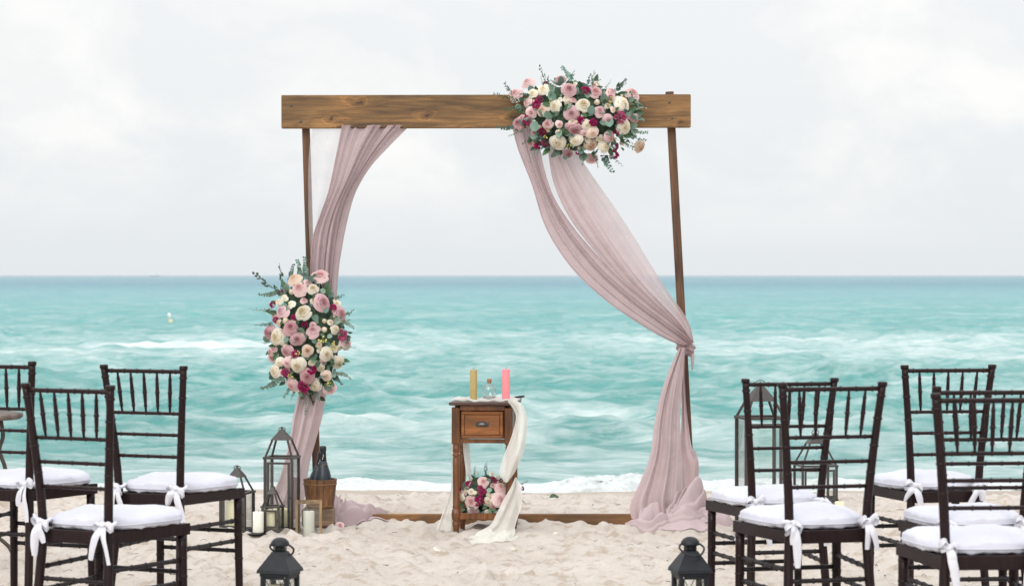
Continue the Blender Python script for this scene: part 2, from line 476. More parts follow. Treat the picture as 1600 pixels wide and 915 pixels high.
def water_mat():
    m = Mat('turquoise_sea_water'); m.n.remove(m.b)
    geo = m.node('ShaderNodeNewGeometry'); sep = m.node('ShaderNodeSeparateXYZ')
    m.l.new(geo.outputs['Position'], sep.inputs[0])
    # depth colour: shallow sandy turquoise by the beach to deep blue far out
    dp = m.math('DIVIDE', sep.outputs[1], 400)
    base = m.ramp(dp, [(.03, (.31, .60, .575)), (.07, (.165, .56, .535)), (.16, (.14, .52, .515)), (.4, (.115, .43, .465)), (1.0, (.085, .275, .36))])
    pn = m.noise(m.coord((.6, 1, 1)), .9, 9, .72)
    h1 = m.noise(m.coord((.8, 1, 1)), 4.5, 9, .74)
    h2 = m.noise(m.coord((.6, 1, 1)), 1.0, 6, .62)
    bn = m.bump(m.math('ADD', m.math('MULTIPLY', h1, .75), h2), 1.0, .30, to=False)
    d = m.node('ShaderNodeBsdfDiffuse'); m.l.new(base, d.inputs[0]); m.l.new(bn, d.inputs['Normal'])
    g = m.node('ShaderNodeBsdfGlossy'); g.inputs['Roughness'].default_value = .10; m.l.new(bn, g.inputs['Normal'])
    fr = m.node('ShaderNodeFresnel'); fr.inputs['IOR'].default_value = 1.42; m.l.new(bn, fr.inputs['Normal'])
    rip = m.ramp(pn, [(.37, 1.05), (.63, 2.1)])
    far = m.ramp(dp, [(.15, 1.0), (1.0, .62)])      # unresolved chop far out mirrors less of the sky
    fac = m.math('MINIMUM', m.math('MULTIPLY', m.math('MULTIPLY', fr.outputs[0], rip), far), .9)
    w = m.node('ShaderNodeMixShader'); m.l.new(fac, w.inputs[0]); m.l.new(d.outputs[0], w.inputs[1]); m.l.new(g.outputs[0], w.inputs[2])
    # foam
    f1 = m.noise(m.coord((.42, 1, 1)), 2.6, 9, .72, .2); f2 = m.noise(m.coord((.6, 1, 1)), 9, 5, .65, .1)
    fn = m.math('ADD', m.math('MULTIPLY', f1, .72), m.math('MULTIPLY', f2, .28))
    th = m.math('SUBTRACT', m.math('ADD', fn, m.math('MULTIPLY', m.attr('foam'), .62)), .60)
    ff = m.ramp(m.math('ADD', m.math('MULTIPLY', th, 2.1), .12), [(0.0, 0.0), (1.0, .93)])
    fd = m.node('ShaderNodeBsdfDiffuse'); fd.inputs[0].default_value = (.70, .745, .75, 1)
    x = m.node('ShaderNodeMixShader'); m.l.new(ff, x.inputs[0]); m.l.new(w.outputs[0], x.inputs[1]); m.l.new(fd.outputs[0], x.inputs[2])
    m.l.new(x.outputs[0], m.out.inputs[0])
    return m.m


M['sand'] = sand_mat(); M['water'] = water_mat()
M['surf'] = plain('white_surf_foam', (.56, .60, .61), .9, .14, 22, .8)

# ------------------------------------------------------------------ ground
WATER_Z = -0.30


def ground_base(x, y):
    t = np.clip((y - 12.9) / 4.7, 0, None)
    g = -.30 * np.where(t < 1, t * t * (3 - 2 * t) * .6 + t * .4, 1 + (t - 1) * 1.2)
    return np.maximum(g, -3.0)


def axis(lo, hi, step, outer, n_out):
    core = np.arange(lo, hi + step / 2, step)
    t = np.linspace(0, 1, n_out + 1)[1:] ** 2.2
    return np.concatenate([(lo - (lo + outer) * t)[::-1], core, hi + (outer - hi) * t])


FEET = [(R.uniform(-3.2, 3.2), R.uniform(8.8, 15.2), R.uniform(0, 2 * PI), R.uniform(.8, 1.2)) for _ in range(210)]
FEET = [q for q in FEET if not (11.55 < q[1] < 12.5 and -.4 < q[0] < .1)]


def sand_height(X, Y):
    h = ground_base(X, Y)
    fade = 1 - sstep(15.6, 17.2, Y)
    n = (fbm(X * 2.2, Y * 2.2, 3) - .5) * .06 + (np.abs(fbm(X * 6 + 3, Y * 4, 3) - .5)) * .052 + (fbm(X * 17, Y * 9, 3) - .5) * .045 + (fbm(X * 36, Y * 16, 2) - .5) * .020
    for (fx, fy, a, s) in FEET:
        m = (abs(X - fx) < .35) & (abs(Y - fy) < .35)
        dx = X[m] - fx; dy = Y[m] - fy
        u = (dx * math.cos(a) + dy * math.sin(a)) / (.13 * s); v = (-dx * math.sin(a) + dy * math.cos(a)) / (.055 * s)
        r = np.sqrt(u * u + v * v)
        n[m] += -.030 * np.exp(-r ** 2 * 1.1) + .016 * np.exp(-((r - 1.5) / .45) ** 2)
    # loose sand pushed up along the sill board
    n += .030 * np.exp(-((Y - 12.19) / .06) ** 2) * (.4 + fbm(X * 6, Y * 3, 3)) * (np.abs(X - .05) < 1.15)
    n += .03 * np.exp(-((X + .92) / .09) ** 2 - ((Y - 11.93) / .1) ** 2)
    return h + (n - .012) * fade


def build_sand():
    xs = axis(-4.2, 4.2, .017, 90, 30); ys = axis(8.6, 17.8, .028, 40, 24)
    ys = ys[ys > -30]
    X, Y = np.meshgrid(xs, ys)
    Z = sand_height(X, Y)
    global SX, SY, SZ
    SX, SY, SZ = xs, ys, Z
    nx, ny = len(xs), len(ys)
    v = np.stack([X, Y, Z], -1).reshape(-1, 3)
    i = (np.arange(ny - 1)[:, None] * nx + np.arange(nx - 1)).ravel()
    f = np.stack([i, i + 1, i + nx + 1, i + nx], -1)
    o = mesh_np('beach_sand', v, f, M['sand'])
    wet = sstep(16.35, 17.1, Y + (fbm(X * 1.3, Y * .5, 3) - .5) * .9)
    a = o.data.attributes.new('wet', 'FLOAT', 'POINT'); a.data.foreach_set('value', (wet * .75).ravel().astype(np.float32))
    o['kind'] = 'structure'


def mesh_np(name, v, f, mat):
    me = bpy.data.meshes.new(name)
    me.vertices.add(len(v)); me.vertices.foreach_set('co', v.astype(np.float32).ravel())
    me.loops.add(len(f) * 4); me.loops.foreach_set('vertex_index', f.astype(np.int32).ravel())
    me.polygons.add(len(f)); me.polygons.foreach_set('loop_start', np.arange(0, len(f) * 4, 4, dtype=np.int32))
    me.polygons.foreach_set('use_smooth', np.ones(len(f), bool))
    me.update(calc_edges=True); me.validate()
    me.materials.append(mat)
    return link(name, me)


def gz(x, y):
    i = min(max(int(np.searchsorted(SX, x)) - 1, 0), len(SX) - 2); j = min(max(int(np.searchsorted(SY, y)) - 1, 0), len(SY) - 2)
    u = (x - SX[i]) / (SX[i + 1] - SX[i]); v = (y - SY[j]) / (SY[j + 1] - SY[j])
    return float((SZ[j, i] * (1 - u) + SZ[j, i + 1] * u) * (1 - v) + (SZ[j + 1, i] * (1 - u) + SZ[j + 1, i + 1] * u) * v)


build_sand()


def build_sea():
    H = CAMH - WATER_Z
    N, NX = 720, 600
    ang = np.linspace(H / 16.6, H / 1200, N - 26)
    ys = np.concatenate([H / ang, np.geomspace(1300, 30000, 26)])
    us = np.linspace(-1, 1, NX); us = us * (1 + 9 * (np.clip(np.abs(us) - .86, 0, 1) / .14) ** 2)
    Y = np.repeat(ys[:, None], NX, 1); X = us[None, :] * (5 + .36 * Y)
    dy = np.gradient(ys)[:, None]; dx = (5 + .36 * Y) * np.gradient(us)[None, :]
    Z = np.zeros_like(X); DX = np.zeros_like(X); DY = np.zeros_like(X)
    for k in range(150):
        if k < 16: lam = R.uniform(3.0, 8.0); th = R.gauss(0, .25); amp = .0022 * lam * R.uniform(.5, 1)
        elif k > 88: lam = math.exp(R.uniform(math.log(.35), math.log(1.5))); th = R.gauss(0, .9); amp = .0085 * lam * R.uniform(.5, 1)
        else: lam = math.exp(R.uniform(math.log(.5), math.log(3.6))); th = R.gauss(0, .62); amp = .0052 * lam * R.uniform(.5, 1)
        kx, ky = math.sin(th) * 2 * PI / lam, math.cos(th) * 2 * PI / lam
        res = np.clip(lam / (2.5 * np.maximum(dy * abs(math.cos(th)), dx * abs(math.sin(th))) + 1e-6) - .6, 0, 1)
        env = .35 + 1.3 * vnoise(X / (lam * 2.6) + 31 * k, Y / (lam * 3.2) + 7 * k)
        ph = kx * X + ky * Y + R.uniform(0, 6.28)
        A = amp * res * env
        Z += A * np.sin(ph); C = A * np.cos(ph) * .95; DX += C * math.sin(th); DY += C * math.cos(th)
    calm = .25 + .75 * sstep(17.5, 26, Y)
    Z = Z * calm; X0 = X; X = X + DX * calm; Y0 = Y; Y = Y + DY * calm
    # breakers
    foam = np.zeros_like(Z)
    def breaker(x0, x1, yc, h, w, fo):
        nonlocal Z, foam
        yl = yc + (fbm(X * .5 + yc, X * 0 + 3, 3) - .5) * w * 3
        e = sstep(x0 - .8, x0 + 1.2, X) * (1 - sstep(x1 - 1.2, x1 + .8, X))
        Z += h * e * np.exp(-((Y - yl) / w) ** 2)
        foam += fo * e * sstep(-2.6 * w, -1.2 * w, Y - yl) * (1 - sstep(-.3 * w, .5 * w, Y - yl))
    breaker(-9.4, -5.0, 53, .10, .8, .42)
    breaker(-6.4, -2.8, 48, .05, .8, .22)
    breaker(-2.4, .1, 31.5, .11, .5, .03)
    breaker(3.2, 6.8, 35, .12, .6, .05)
    breaker(-3.0, -.9, 25.4, .06, .45, .03)
    breaker(1.0, 3.2, 26.5, .07, .45, .03)
    breaker(-6.6, -3.8, 36, .11, .6, .06)
    n = fbm(X / 2.6, Y / 3, 5, .62); n2 = fbm(X / 9 + 5, Y / 18, 3)
    zone = np.exp(-((Y - 53) / 12) ** 2)
    foam += zone * (.19 + .10 * sstep(.35, .65, n2)) * (.45 + .9 * n)
    foam += .22 * np.exp(-((Y - 26) / 5) ** 2) * sstep(.42, .62, n)
    foam += .30 * np.exp(-((Y - 19.6) / 1.3) ** 2) * (.3 + n) + 1.2 * (1 - sstep(17.4, 18.3, Y + (n - .5) * 1.4))
    foam += .10 * sstep(.5, .7, n) * (Y < 250)
    foam += .085
    shore = sstep(16.6, 17.6, Y0)
    v = np.stack([X, Y, WATER_Z + Z * shore - .04 * (1 - shore)], -1).reshape(-1, 3)
    i = (np.arange(N - 1)[:, None] * NX + np.arange(NX - 1)).ravel()
    f = np.stack([i, i + 1, i + NX + 1, i + NX], -1)
    o = mesh_np('sea_water', v, f, M['water'])
    a = o.data.attributes.new('foam', 'FLOAT', 'POINT'); a.data.foreach_set('value', foam.ravel().astype(np.float32))
    o['kind'] = 'structure'


build_sea()


def build_surf():
    nx, ny = 620, 46
    xs = np.concatenate([np.linspace(-70, -9.2, 150), np.linspace(-9, 9, nx), np.linspace(9.2, 70, 150)]); nx = len(xs); t = np.linspace(0, 1, ny)
    X, T = np.meshgrid(xs, t)
    y0 = 17.25 + (fbm(X * .8, X * 0 + 1, 4) - .5) * .9; wid = .5 + .4 * fbm(X * 1.1 + 8, X * 0, 3)
    Y = y0 + T * wid
    env = .012 + .022 * sstep(.45, .7, fbm(X * .9 + 2, X * 0 + 4, 3)) + .066 * np.exp(-((X - .74) / .45) ** 4) + .03 * np.exp(-((X - 1.9) / .9) ** 2) + .02 * np.exp(-((X + 1.15) / .12) ** 2)
    prof = np.sin(PI * np.clip(T, 0, 1)) ** .7
    b = .38 * fbm(X * 6, Y * 5, 3, .6) + .62 * fbm(X * 26, Y * 22, 3, .65)
    Z = WATER_Z + .008 + prof * env * (.35 + 1.3 * b) - .03 * (1 - prof)
    Y = Y + (fbm(X * 6 + 4, T * 5, 3) - .5) * .16
    v = np.stack([X, Y, Z], -1).reshape(-1, 3)
    i = (np.arange(ny - 1)[:, None] * nx + np.arange(nx - 1)).ravel()
    o = mesh_np('sea_foam', v, np.stack([i, i + 1, i + nx + 1, i + nx], -1), M['surf'])
    o['kind'] = 'stuff'; o['label'] = 'white surf foam breaking along the sand'


build_surf()

# sky objects on the horizon and in the water
bo = thing('sailing_boat', 'tiny grey boat far out on the horizon line', 'boat', (P(241, 430, 2600).x, 2600, WATER_Z))
mb = MB(); mb.add([(-4, -1, 0), (4, -1, 0), (5.5, 0, 1.6), (4, 1, 0), (-4, 1, 0), (-4.2, -1.2, 1.5), (4, -1.2, 1.5), (4, 1.2, 1.5), (-4.2, 1.2, 1.5)],
                  [(0, 1, 6, 5), (1, 2, 6), (1, 3, 2), (3, 7, 2), (2, 7, 6), (3, 4, 8, 7), (4, 0, 5, 8), (5, 6, 7, 8), (0, 4, 3, 1)], False)
mb.obj('hull', M['hull'], bo)
MB().box((-.5, 0, 2.1), (3, 1.6, 1.2), None, .2).obj('cabin', M['buoy'], bo)
MB().tube([(1.2, 0, 1.5), (1.2, 0, 5)], .1, 6).obj('mast', M['hull'], bo)

by = thing('marker_buoy', 'small white and yellow buoy leaning in the waves', 'buoy', (P(267, 503, 80).x, 80, WATER_Z + .02))
by.rotation_euler = (0, math.radians(-14), 0)
MB().lathe([(.02, -.15), (.055, -.1), (.06, .02), (.055, .08)], 14).obj('float', M['buoy_y'], by)
MB().lathe([(.054, .08), (.052, .26), (.04, .29), (.01, .30)], 14).obj('body', M['buoy'], by)

# ------------------------------------------------------------------ arch
AY = 12.30
BASE_Z = gz(0, 12.3)
arch = thing('wedding_arch', 'wooden wedding arch of stained timber draped with mauve cloth and flowers', 'arch', (0, 0, 0))
p0, p1 = P(439.5, 200, AY - .05), P(1079.5, 148, AY - .05)
bm_ = link('beam', MB().box((0, 0, 0), (p1.x - p0.x, .042, p1.z - p0.z), None, .004).mesh('beam', M['beam']), arch,
           ((p0.x + p1.x) / 2, AY - .03, (p0.z + p1.z) / 2), (0, math.radians(-.12), 0))
# screws near the beam ends
for px, py in ((470, 190), (455, 165), (1050, 185), (1046, 160)):
    q = P(px, py, AY - .052)
    MB().lathe([(.005, 0), (.006, .0015), (.004, .003)], 10, (0, 0, 0), Matrix.Rotation(PI / 2, 3, 'X')).obj('screw', M['handle'], arch, q)


def post(a, b, w, d, name='post'):
    o = MB(); a, b = Vector(a), Vector(b); L = (b - a).length
    me = MB().box((0, 0, L / 2), (w, d, L), None, .003).mesh(name, M['post'])
    q = (b - a).to_track_quat('Z', 'Y')
    e = q.to_euler(); x = link(name, me, arch, a, None)
    ang = math.atan2((b - a).x, (b - a).z); x.rotation_euler = (0, ang, 0)
    return x


post(P(497, 818, AY + .03), P(476.5, 150, AY + .03), .037, .05)
post(P(1083, 835, AY + .03), P(1046, 143.5, AY + .03), .040, .05)
# second beam behind, a touch lower, seen only from the side
sb = P(760, 812, AY)
MB().box((0, 0, 0), (2.05, .042, .09), None, .004).obj('sill_board', M['sill'], arch, (P(800, 812, AY).x + .02, AY + .02, CAMH - (812 - 430) * AY / FP - .015))
MB().box((0, 0, 0), (.045, .62, .06), None, .004).obj('foot_board', M['sill'], arch, (P(499, 812, AY).x, AY + .40, -.012))
MB().box((0, 0, 0), (.045, .62, .06), None, .004).obj('foot_board', M['sill'], arch, (P(1085, 812, AY).x, AY + .40, -.012))


# ------------------------------------------------------------------ drapes
def fold_fn(n, amp, seed, drift=.6):
    """soft tubular folds of uneven width, a few of them pinched to a crease"""
    r = random.Random(seed)
    p = [r.uniform(0, 6.28) for _ in range(6)]; d = [r.uniform(-drift, drift) for _ in range(6)]
    def f(u, v):
        w = u + .055 * math.sin(2 * PI * 1.3 * u + p[0] + d[0] * v) + .02 * math.sin(2 * PI * 3.1 * u + p[1] + 2 * v)
        a = math.sin(2 * PI * n * w + p[2] + 2.2 * d[1] * v + .4 * math.sin(3 * v + p[3]))
        m = .55 + .45 * math.sin(2 * PI * .8 * u + p[4] + 1.7 * v)      # some folds deep, some nearly flat
        b = math.sin(2 * PI * n * .42 * w + p[3] + 2 * d[2] * v)
        c = math.sin(2 * PI * n * 1.9 * w + p[5] + 3 * d[3] * v)
        return 1.25 * amp * (.55 * m * (a + .42 * (1 - 2 * abs(math.sin(PI * n * w + p[2] / 2 + 1.1 * d[1] * v + .2 * math.sin(3 * v + p[3]))))) + .5 * b + .20 * c)
    return f


def drape(name, left, right, Y, parent, mat, nu=90, nv=70, folds=7, amp=.022, seed=1, ydepth=None, drift=.6, bulge=.03, edge=.0, thin=None):
    """cloth panel between two edges measured on the photograph (pixels), hung in the plane Y"""
    f = fold_fn(folds, amp, seed, drift); r = random.Random(seed + 50)
    n1, n2 = r.uniform(0, 6), r.uniform(0, 6)
    def fn(u, v):
        lp = crom(left, v); rp = crom(right, v)
        w = .5 + .5 * math.sin((u - .5) * PI)          # cloth turns away at both edges
        u2 = u * .7 + w * .3
        uu = u2 + .018 * math.sin(2 * PI * folds * .6 * u + n1 + 2 * v)
        px = lp[0] + (rp[0] - lp[0]) * uu; py = lp[1] + (rp[1] - lp[1]) * uu
        px += edge * math.sin(17 * v + n2) * (abs(u - .5) * 2) ** 3
        y = Y + (ydepth(u, v) if ydepth else 0) - bulge * math.sin(PI * u) + f(u, v)
        q = P(px, py, Y); q.y = y
        return q
    mb = MB(); mb.grid(fn, nu, nv, True, [thin(i / nu, j / nv) for j in range(nv + 1) for i in range(nu + 1)] if thin else .2)
    return mb.obj(name, mat, parent)


def heap(name, base, rolls, parent, mat, seed):
    """cloth fallen on the sand: one thin sheet with soft rolls of the same cloth folded over it
    base = (cx, cy, rx, ry); rolls = [(path [(x, y)...], width, height)]"""
    r = random.Random(seed); mb = MB(); cx, cy, rx, ry = base
    p = [r.uniform(0, 6.28) for _ in range(6)]
    def sheet(u, v):
        a = u * 2 * PI; w = 1 + .14 * math.sin(3 * a + p[0]) + .09 * math.sin(5 * a + p[1]) + .05 * math.sin(11 * a + p[2])
        x = cx + rx * v * w * math.cos(a); y = cy + ry * v * w * math.sin(a)
        f = math.sin(7 * a + 3 * v + p[3]) * .5 + .5
        return (x, y, gz(x, y) + .004 + .020 * (1 - v * v) + .014 * f * v * (1.15 - v))
    mb.grid(sheet, 90, 14)
    for path, wd, ht in rolls:
        q = [r.uniform(0, 6.28) for _ in range(6)]; k1 = r.uniform(2.5, 4.5)
        def roll(u, v):
            x, y = crom(path, v); x2, y2 = crom(path, min(1, v + .02)); x1, y1 = crom(path, max(0, v - .02))
            d = math.hypot(x2 - x1, y2 - y1) or 1; nx, ny = -(y2 - y1) / d, (x2 - x1) / d
            env = math.sin(PI * min(1, max(0, .04 + .93 * v))) ** .55
            W_ = wd * env * (1 + .22 * math.sin(5 * v + q[0])); H_ = 1.25 * ht * env * (1 + .25 * math.sin(4 * v + q[1]) + .12 * math.sin(9 * v + q[2]))
            a = PI * u; c = math.cos(a); sn = math.sin(a)
            # pleats running along the roll, drifting as it turns
            pl = .16 * math.sin(k1 * a * 1.6 + q[3] + 3.0 * v) + .09 * math.sin(2.4 * k1 * a + q[4] - 4 * v) + .05 * math.sin(17 * v + 3 * a + q[5])
            lean = .35 * math.sin(3 * v + q[1]) * sn
            X = x + nx * W_ * (c * (1 + .5 * pl * sn) + lean); Y = y + ny * W_ * (c * (1 + .5 * pl * sn) + lean)
            return (X, Y, gz(X, Y) - .006 + H_ * sn ** .8 * (1 + pl))
        mb.grid(roll, 44, 60)
    return mb.obj(name, mat, parent)


dl = thing('mauve_drape', 'mauve chiffon drape gathered down the post with the long flower cluster', 'drape', (0, 0, 0), 0, 'chiffon drapes on the arch')
L1 = [(536, 196), (528, 235), (515, 295), (502, 333), (490, 370), (486, 420), (487, 480), (480, 560), (468, 622)]
R1 = [(638, 196), (605, 230), (577, 262), (555, 300), (543, 340), (534, 385), (528, 430), (522, 520), (508, 622)]
drape('gathered_panel', L1, R1, AY - .045, dl, M['mauve2'], 120, 90, 6.0, .030, 3, drift=.35, bulge=.02)

drape('sheer_panel', [(488, 197), (482, 240), (481, 300), (482, 350), (485, 400)], [(545, 197), (532, 245), (519, 300), (505, 340), (493, 400)], AY - .02, dl, M['sheer'], 30, 30, 1.5, .010, 5, bulge=.01)
L2 = [(468, 612), (459, 648), (456, 672), (449, 705), (436, 750), (420, 778), (402, 806)]
R2 = [(510, 608), (503, 650), (493, 688), (484, 722), (478, 762), (474, 795), (470, 810)]
drape('lower_tail', L2, R2, AY - .06, dl, M['mauve'], 80, 60, 2.4, .034, 12, drift=.5, bulge=.05,
      ydepth=lambda u, v: -.10 * v * (1 - u))

def G(*pp): return [(P(px, 800, Y).x, Y) for px, Y in pp]
heap('cloth_puddle', (P(553, 800, 12.28).x, 12.26, .15, .10), [(G((516, 12.26), (535, 12.20), (556, 12.24), (580, 12.34), (606, 12.40)), .040, .085), (G((514, 12.34), (528, 12.42), (550, 12.46), (575, 12.44)), .045, .095),
     (G((523, 12.16), (531, 12.24), (540, 12.38)), .035, .11), (G((540, 12.20), (560, 12.30), (592, 12.33)), .030, .075)], dl, M['mauve_heap'], 4)

dr = thing('mauve_drape', 'mauve chiffon drape swept in a swag and knotted to the bare post', 'drape', (0, 0, 0), 0, 'chiffon drapes on the arch')
def z2(zx, zy): return (780 + zx / 2.4735, 190 + zy / 2.4735)
BL = [z2(*q) for q in ((48, 20), (72, 110), (125, 245), (170, 390), (230, 500), (310, 600), (430, 705), (560, 792), (650, 842), (708, 864))]
BR = [z2(*q) for q in ((150, 30), (165, 150), (205, 280), (275, 395), (352, 490), (445, 590), (560, 690), (650, 762), (720, 820), (745, 852))]
drape('lower_swag', BL, BR, AY - .06, dr, M['mauve2'], 100, 100, 3.0, .030, 21, drift=.35, bulge=.03)
CL = [z2(*q) for q in ((185, 90), (205, 215), (241, 310), (290, 395), (362, 490), (448, 590), (545, 680), (636, 752), (745, 852))]
CR = [z2(*q) for q in ((265, 70), (365, 215), (450, 335), (520, 440), (590, 555), (655, 655), (705, 725), (738, 785), (752, 855))]
drape('upper_swag', CL, CR, AY - .03, dr, M['mauve_thin'], 110, 90, 3.4, .018, 33, drift=.3, bulge=.05, thin=lambda u, v: max(0, min(1, (u - .35) * 1.5)) * math.sin(PI * min(1, v * .9 + .15)) ** .8)
drape('sheer_panel', [z2(*q) for q in ((160, 120), (180, 215), (222, 300), (285, 400), (365, 490), (460, 590), (560, 690))],
      [z2(*q) for q in ((192, 120), (212, 215), (262, 310), (315, 395), (390, 490), (474, 590), (565, 682))], AY - .01, dr, M['sheer'], 16, 50, .8, .006, 5, bulge=.0)
# knot round the post
kc = P(1071, 541, AY - .01)
def knotfn(u, v):
    a = u * 2 * PI; t = (v - .5) * PI
    rr = .040 + .008 * math.sin(5 * a + 3 * t) + .006 * math.sin(9 * t + 2 * a)
    return kc + Vector((math.cos(a) * math.cos(t) * rr * 1.05, math.sin(a) * math.cos(t) * rr * 1.2, math.sin(t) * rr * .95 - .25 * math.cos(a) * math.cos(t) * rr))
mb = MB(); mb.grid(knotfn, 40, 24); mb.obj('knot', M['mauve2'], dr)
def z3(zx, zy): return (960 + zx / 2.775, 520 + zy / 2.775)
TL = [z3(*q) for q in ((282, 62), (240, 150), (200, 260), (172, 380), (150, 530), (108, 640), (62, 745), (70, 800))]
TR = [z3(*q) for q in ((305, 62), (300, 150), (292, 240), (285, 360), (290, 480), (296, 600), (300, 700), (310, 800))]
drape('lower_tail', TL, TR, AY - .07, dr, M['mauve'], 100, 80, 2.6, .040, 41, drift=.5, bulge=.06, ydepth=lambda u, v: -.05 * v)
TL2 = [z3(*q) for q in ((292, 70), (288, 170), (290, 280), (288, 400), (282, 500), (290, 600), (300, 700), (320, 790))]
TR2 = [z3(*q) for q in ((308, 70), (306, 170), (310, 280), (322, 400), (338, 500), (366, 560), (366, 670), (392, 790))]
drape('side_tail', TL2, TR2, AY - .055, dr, M['mauve'], 60, 80, 1.3, .030, 46, drift=.5, bulge=.03)
drape('tail_end', [z3(*q) for q in ((326, 60), (328, 90), (332, 130), (334, 158))], [z3(*q) for q in ((346, 50), (347, 90), (346, 130), (340, 165))], AY + .0, dr, M['mauve_thin'], 16, 20, 1.2, .008, 49)
drape('post_wrap', [z3(*q) for q in ((322, 505), (318, 560), (318, 640), (322, 760))], [z3(*q) for q in ((352, 508), (363, 560), (366, 650), (374, 760))], AY - .03, dr, M['mauve'], 30, 30, 1.6, .016, 52)


heap('cloth_puddle', (P(1050, 800, 12.1).x, 12.08, .24, .15), [(G((978, 12.00), (1008, 11.96), (1040, 12.02), (1072, 12.0), (1098, 12.06)), .045, .060), (G((1000, 12.06), (1030, 12.10), (1060, 12.05), (1092, 12.10)), .055, .105),
     (G((1022, 12.16), (1050, 12.12), (1082, 12.18), (1104, 12.26)), .06, .150), (G((1038, 12.02), (1052, 12.10), (1075, 12.2)), .040, .135), (G((1085, 12.14), (1112, 12.10), (1142, 12.18)), .05, .060), (G((1088, 12.28), (1110, 12.34), (1128, 12.30)), .05, .085)], dr, M['mauve_heap'], 15)

# ------------------------------------------------------------------ flowers
def rose_mesh(name, seed, n=24, openness=1.0):
    """tight spiral heart, then rings of petals whose rolled lips each cover the gap to the next ring"""
    r = random.Random(seed); mb = MB()
    mb.lathe([(.02, .66), (.06, .64), (.085, .58), (.09, .40)], 8, caps=True, tint=.1)
    for k in range(n):
        t = k / (n - 1); th = k * 2.39996 + r.uniform(-.2, .2)
        rad = .06 + .70 * t ** .9; gap = .05 + .05 * t
        half = 1.75 - .95 * t; top = .66 - .52 * t ** 1.5 + r.uniform(-.025, .025)
        lip = (gap * .62 + .30 * t ** 2.0) * openness; drop = lip * (.55 + .25 * t)
        wav = r.uniform(.0, .04) * t; wp = r.uniform(0, 6.28); sp = r.uniform(.02, .07)
        nu, nv = 7, 5
        def fn(u, v):
            a = (u - .5) * 2; e = 1 - (.10 + .22 * t) * abs(a) ** 2.6
            ang = th + a * half
            rr = rad + sp * a * .5          # spiral overlap
            if v < .55:
                q = v / .55; R_ = rr * (.55 + .45 * q ** .5); z = top * e * q - .30 * (1 - q)
            else:
                q = (v - .55) / .45; R_ = rr + lip * q ** 1.2 * (1 - .25 * abs(a) ** 3)
                z = top * e - drop * q ** 2 + .035 * math.sin(PI * q) * (1 - t * .5) + wav * math.sin(5 * a + wp) * q
            return (R_ * math.cos(ang), R_ * math.sin(ang), z)
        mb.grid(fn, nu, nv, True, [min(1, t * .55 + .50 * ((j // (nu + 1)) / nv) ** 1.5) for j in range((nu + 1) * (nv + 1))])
    mb.lathe([(.12, -.45), (.5, -.32), (.72, -.10), (.80, .0)], 12, caps=False, tint=.8)
    return mb


def ruffle_mesh(seed, n=34):
    r = random.Random(seed); mb = MB()
    for k in range(n):
        d = Vector((r.gauss(0, 1), r.gauss(0, 1), abs(r.gauss(0, 1)) + .1)).normalized()
        q = d.to_track_quat('Z', 'Y').to_matrix(); sp = r.uniform(0, 6.28)
        c = d * r.uniform(.35, .78)
        def fn(u, v):
            a = (u - .5) * 2.2; rr = .52 * v
            p = Vector((rr * math.sin(a), .10 * math.sin(5 * a + sp) * v, rr * math.cos(a)))
            return c * .9 + q @ (Matrix.Rotation(sp, 3, 'Z') @ p)
        mb.grid(fn, 5, 2, True, [.15 + .8 * r.random() for _ in range(18)])
    return mb


def bud_mesh(seed):
    r = random.Random(seed); mb = MB()
    mb.lathe([(.1, -.9), (.55, -.5), (.72, 0), (.52, .55), (.2, .8), (.02, .85)], 10, tint=.7)
    for k in range(3):
        th = k * 2.1
        mb.grid(lambda u, v: ((.76 - .3 * v ** 2) * math.cos(th + (u - .5) * 2.2), (.76 - .3 * v ** 2) * math.sin(th + (u - .5) * 2.2), -.4 + 1.25 * v * (1 - .4 * (2 * u - 1) ** 2)), 4, 3, True, .3 + .2 * k)
    return mb


def leaf_grid(mb, base, d, up, L, Wd, cup=.15, tint=.5, nu=2, nv=4, rnd=False):
    """one leaf from base along d"""
    d = d.normalized(); s = d.cross(up).normalized(); n = s.cross(d)
    def fn(u, v):
        a = (u - .5) * 2
        if rnd: w = math.sqrt(max(0, 1 - (2 * v - 1) ** 2)) if 0 < v < 1 else .12
        else: w = math.sin(PI * v ** .8) ** .9 if 0 < v < 1 else .05
        return base + d * (L * v) + s * (a * w * Wd / 2) + n * (cup * L * (abs(a) * w * .6 - (v - .2) ** 2 * .6))
    t = [min(1, max(0, tint + R.uniform(-.12, .12)))] * ((nu + 1) * (nv + 1))
    mb.grid(fn, nu, nv, True, t)


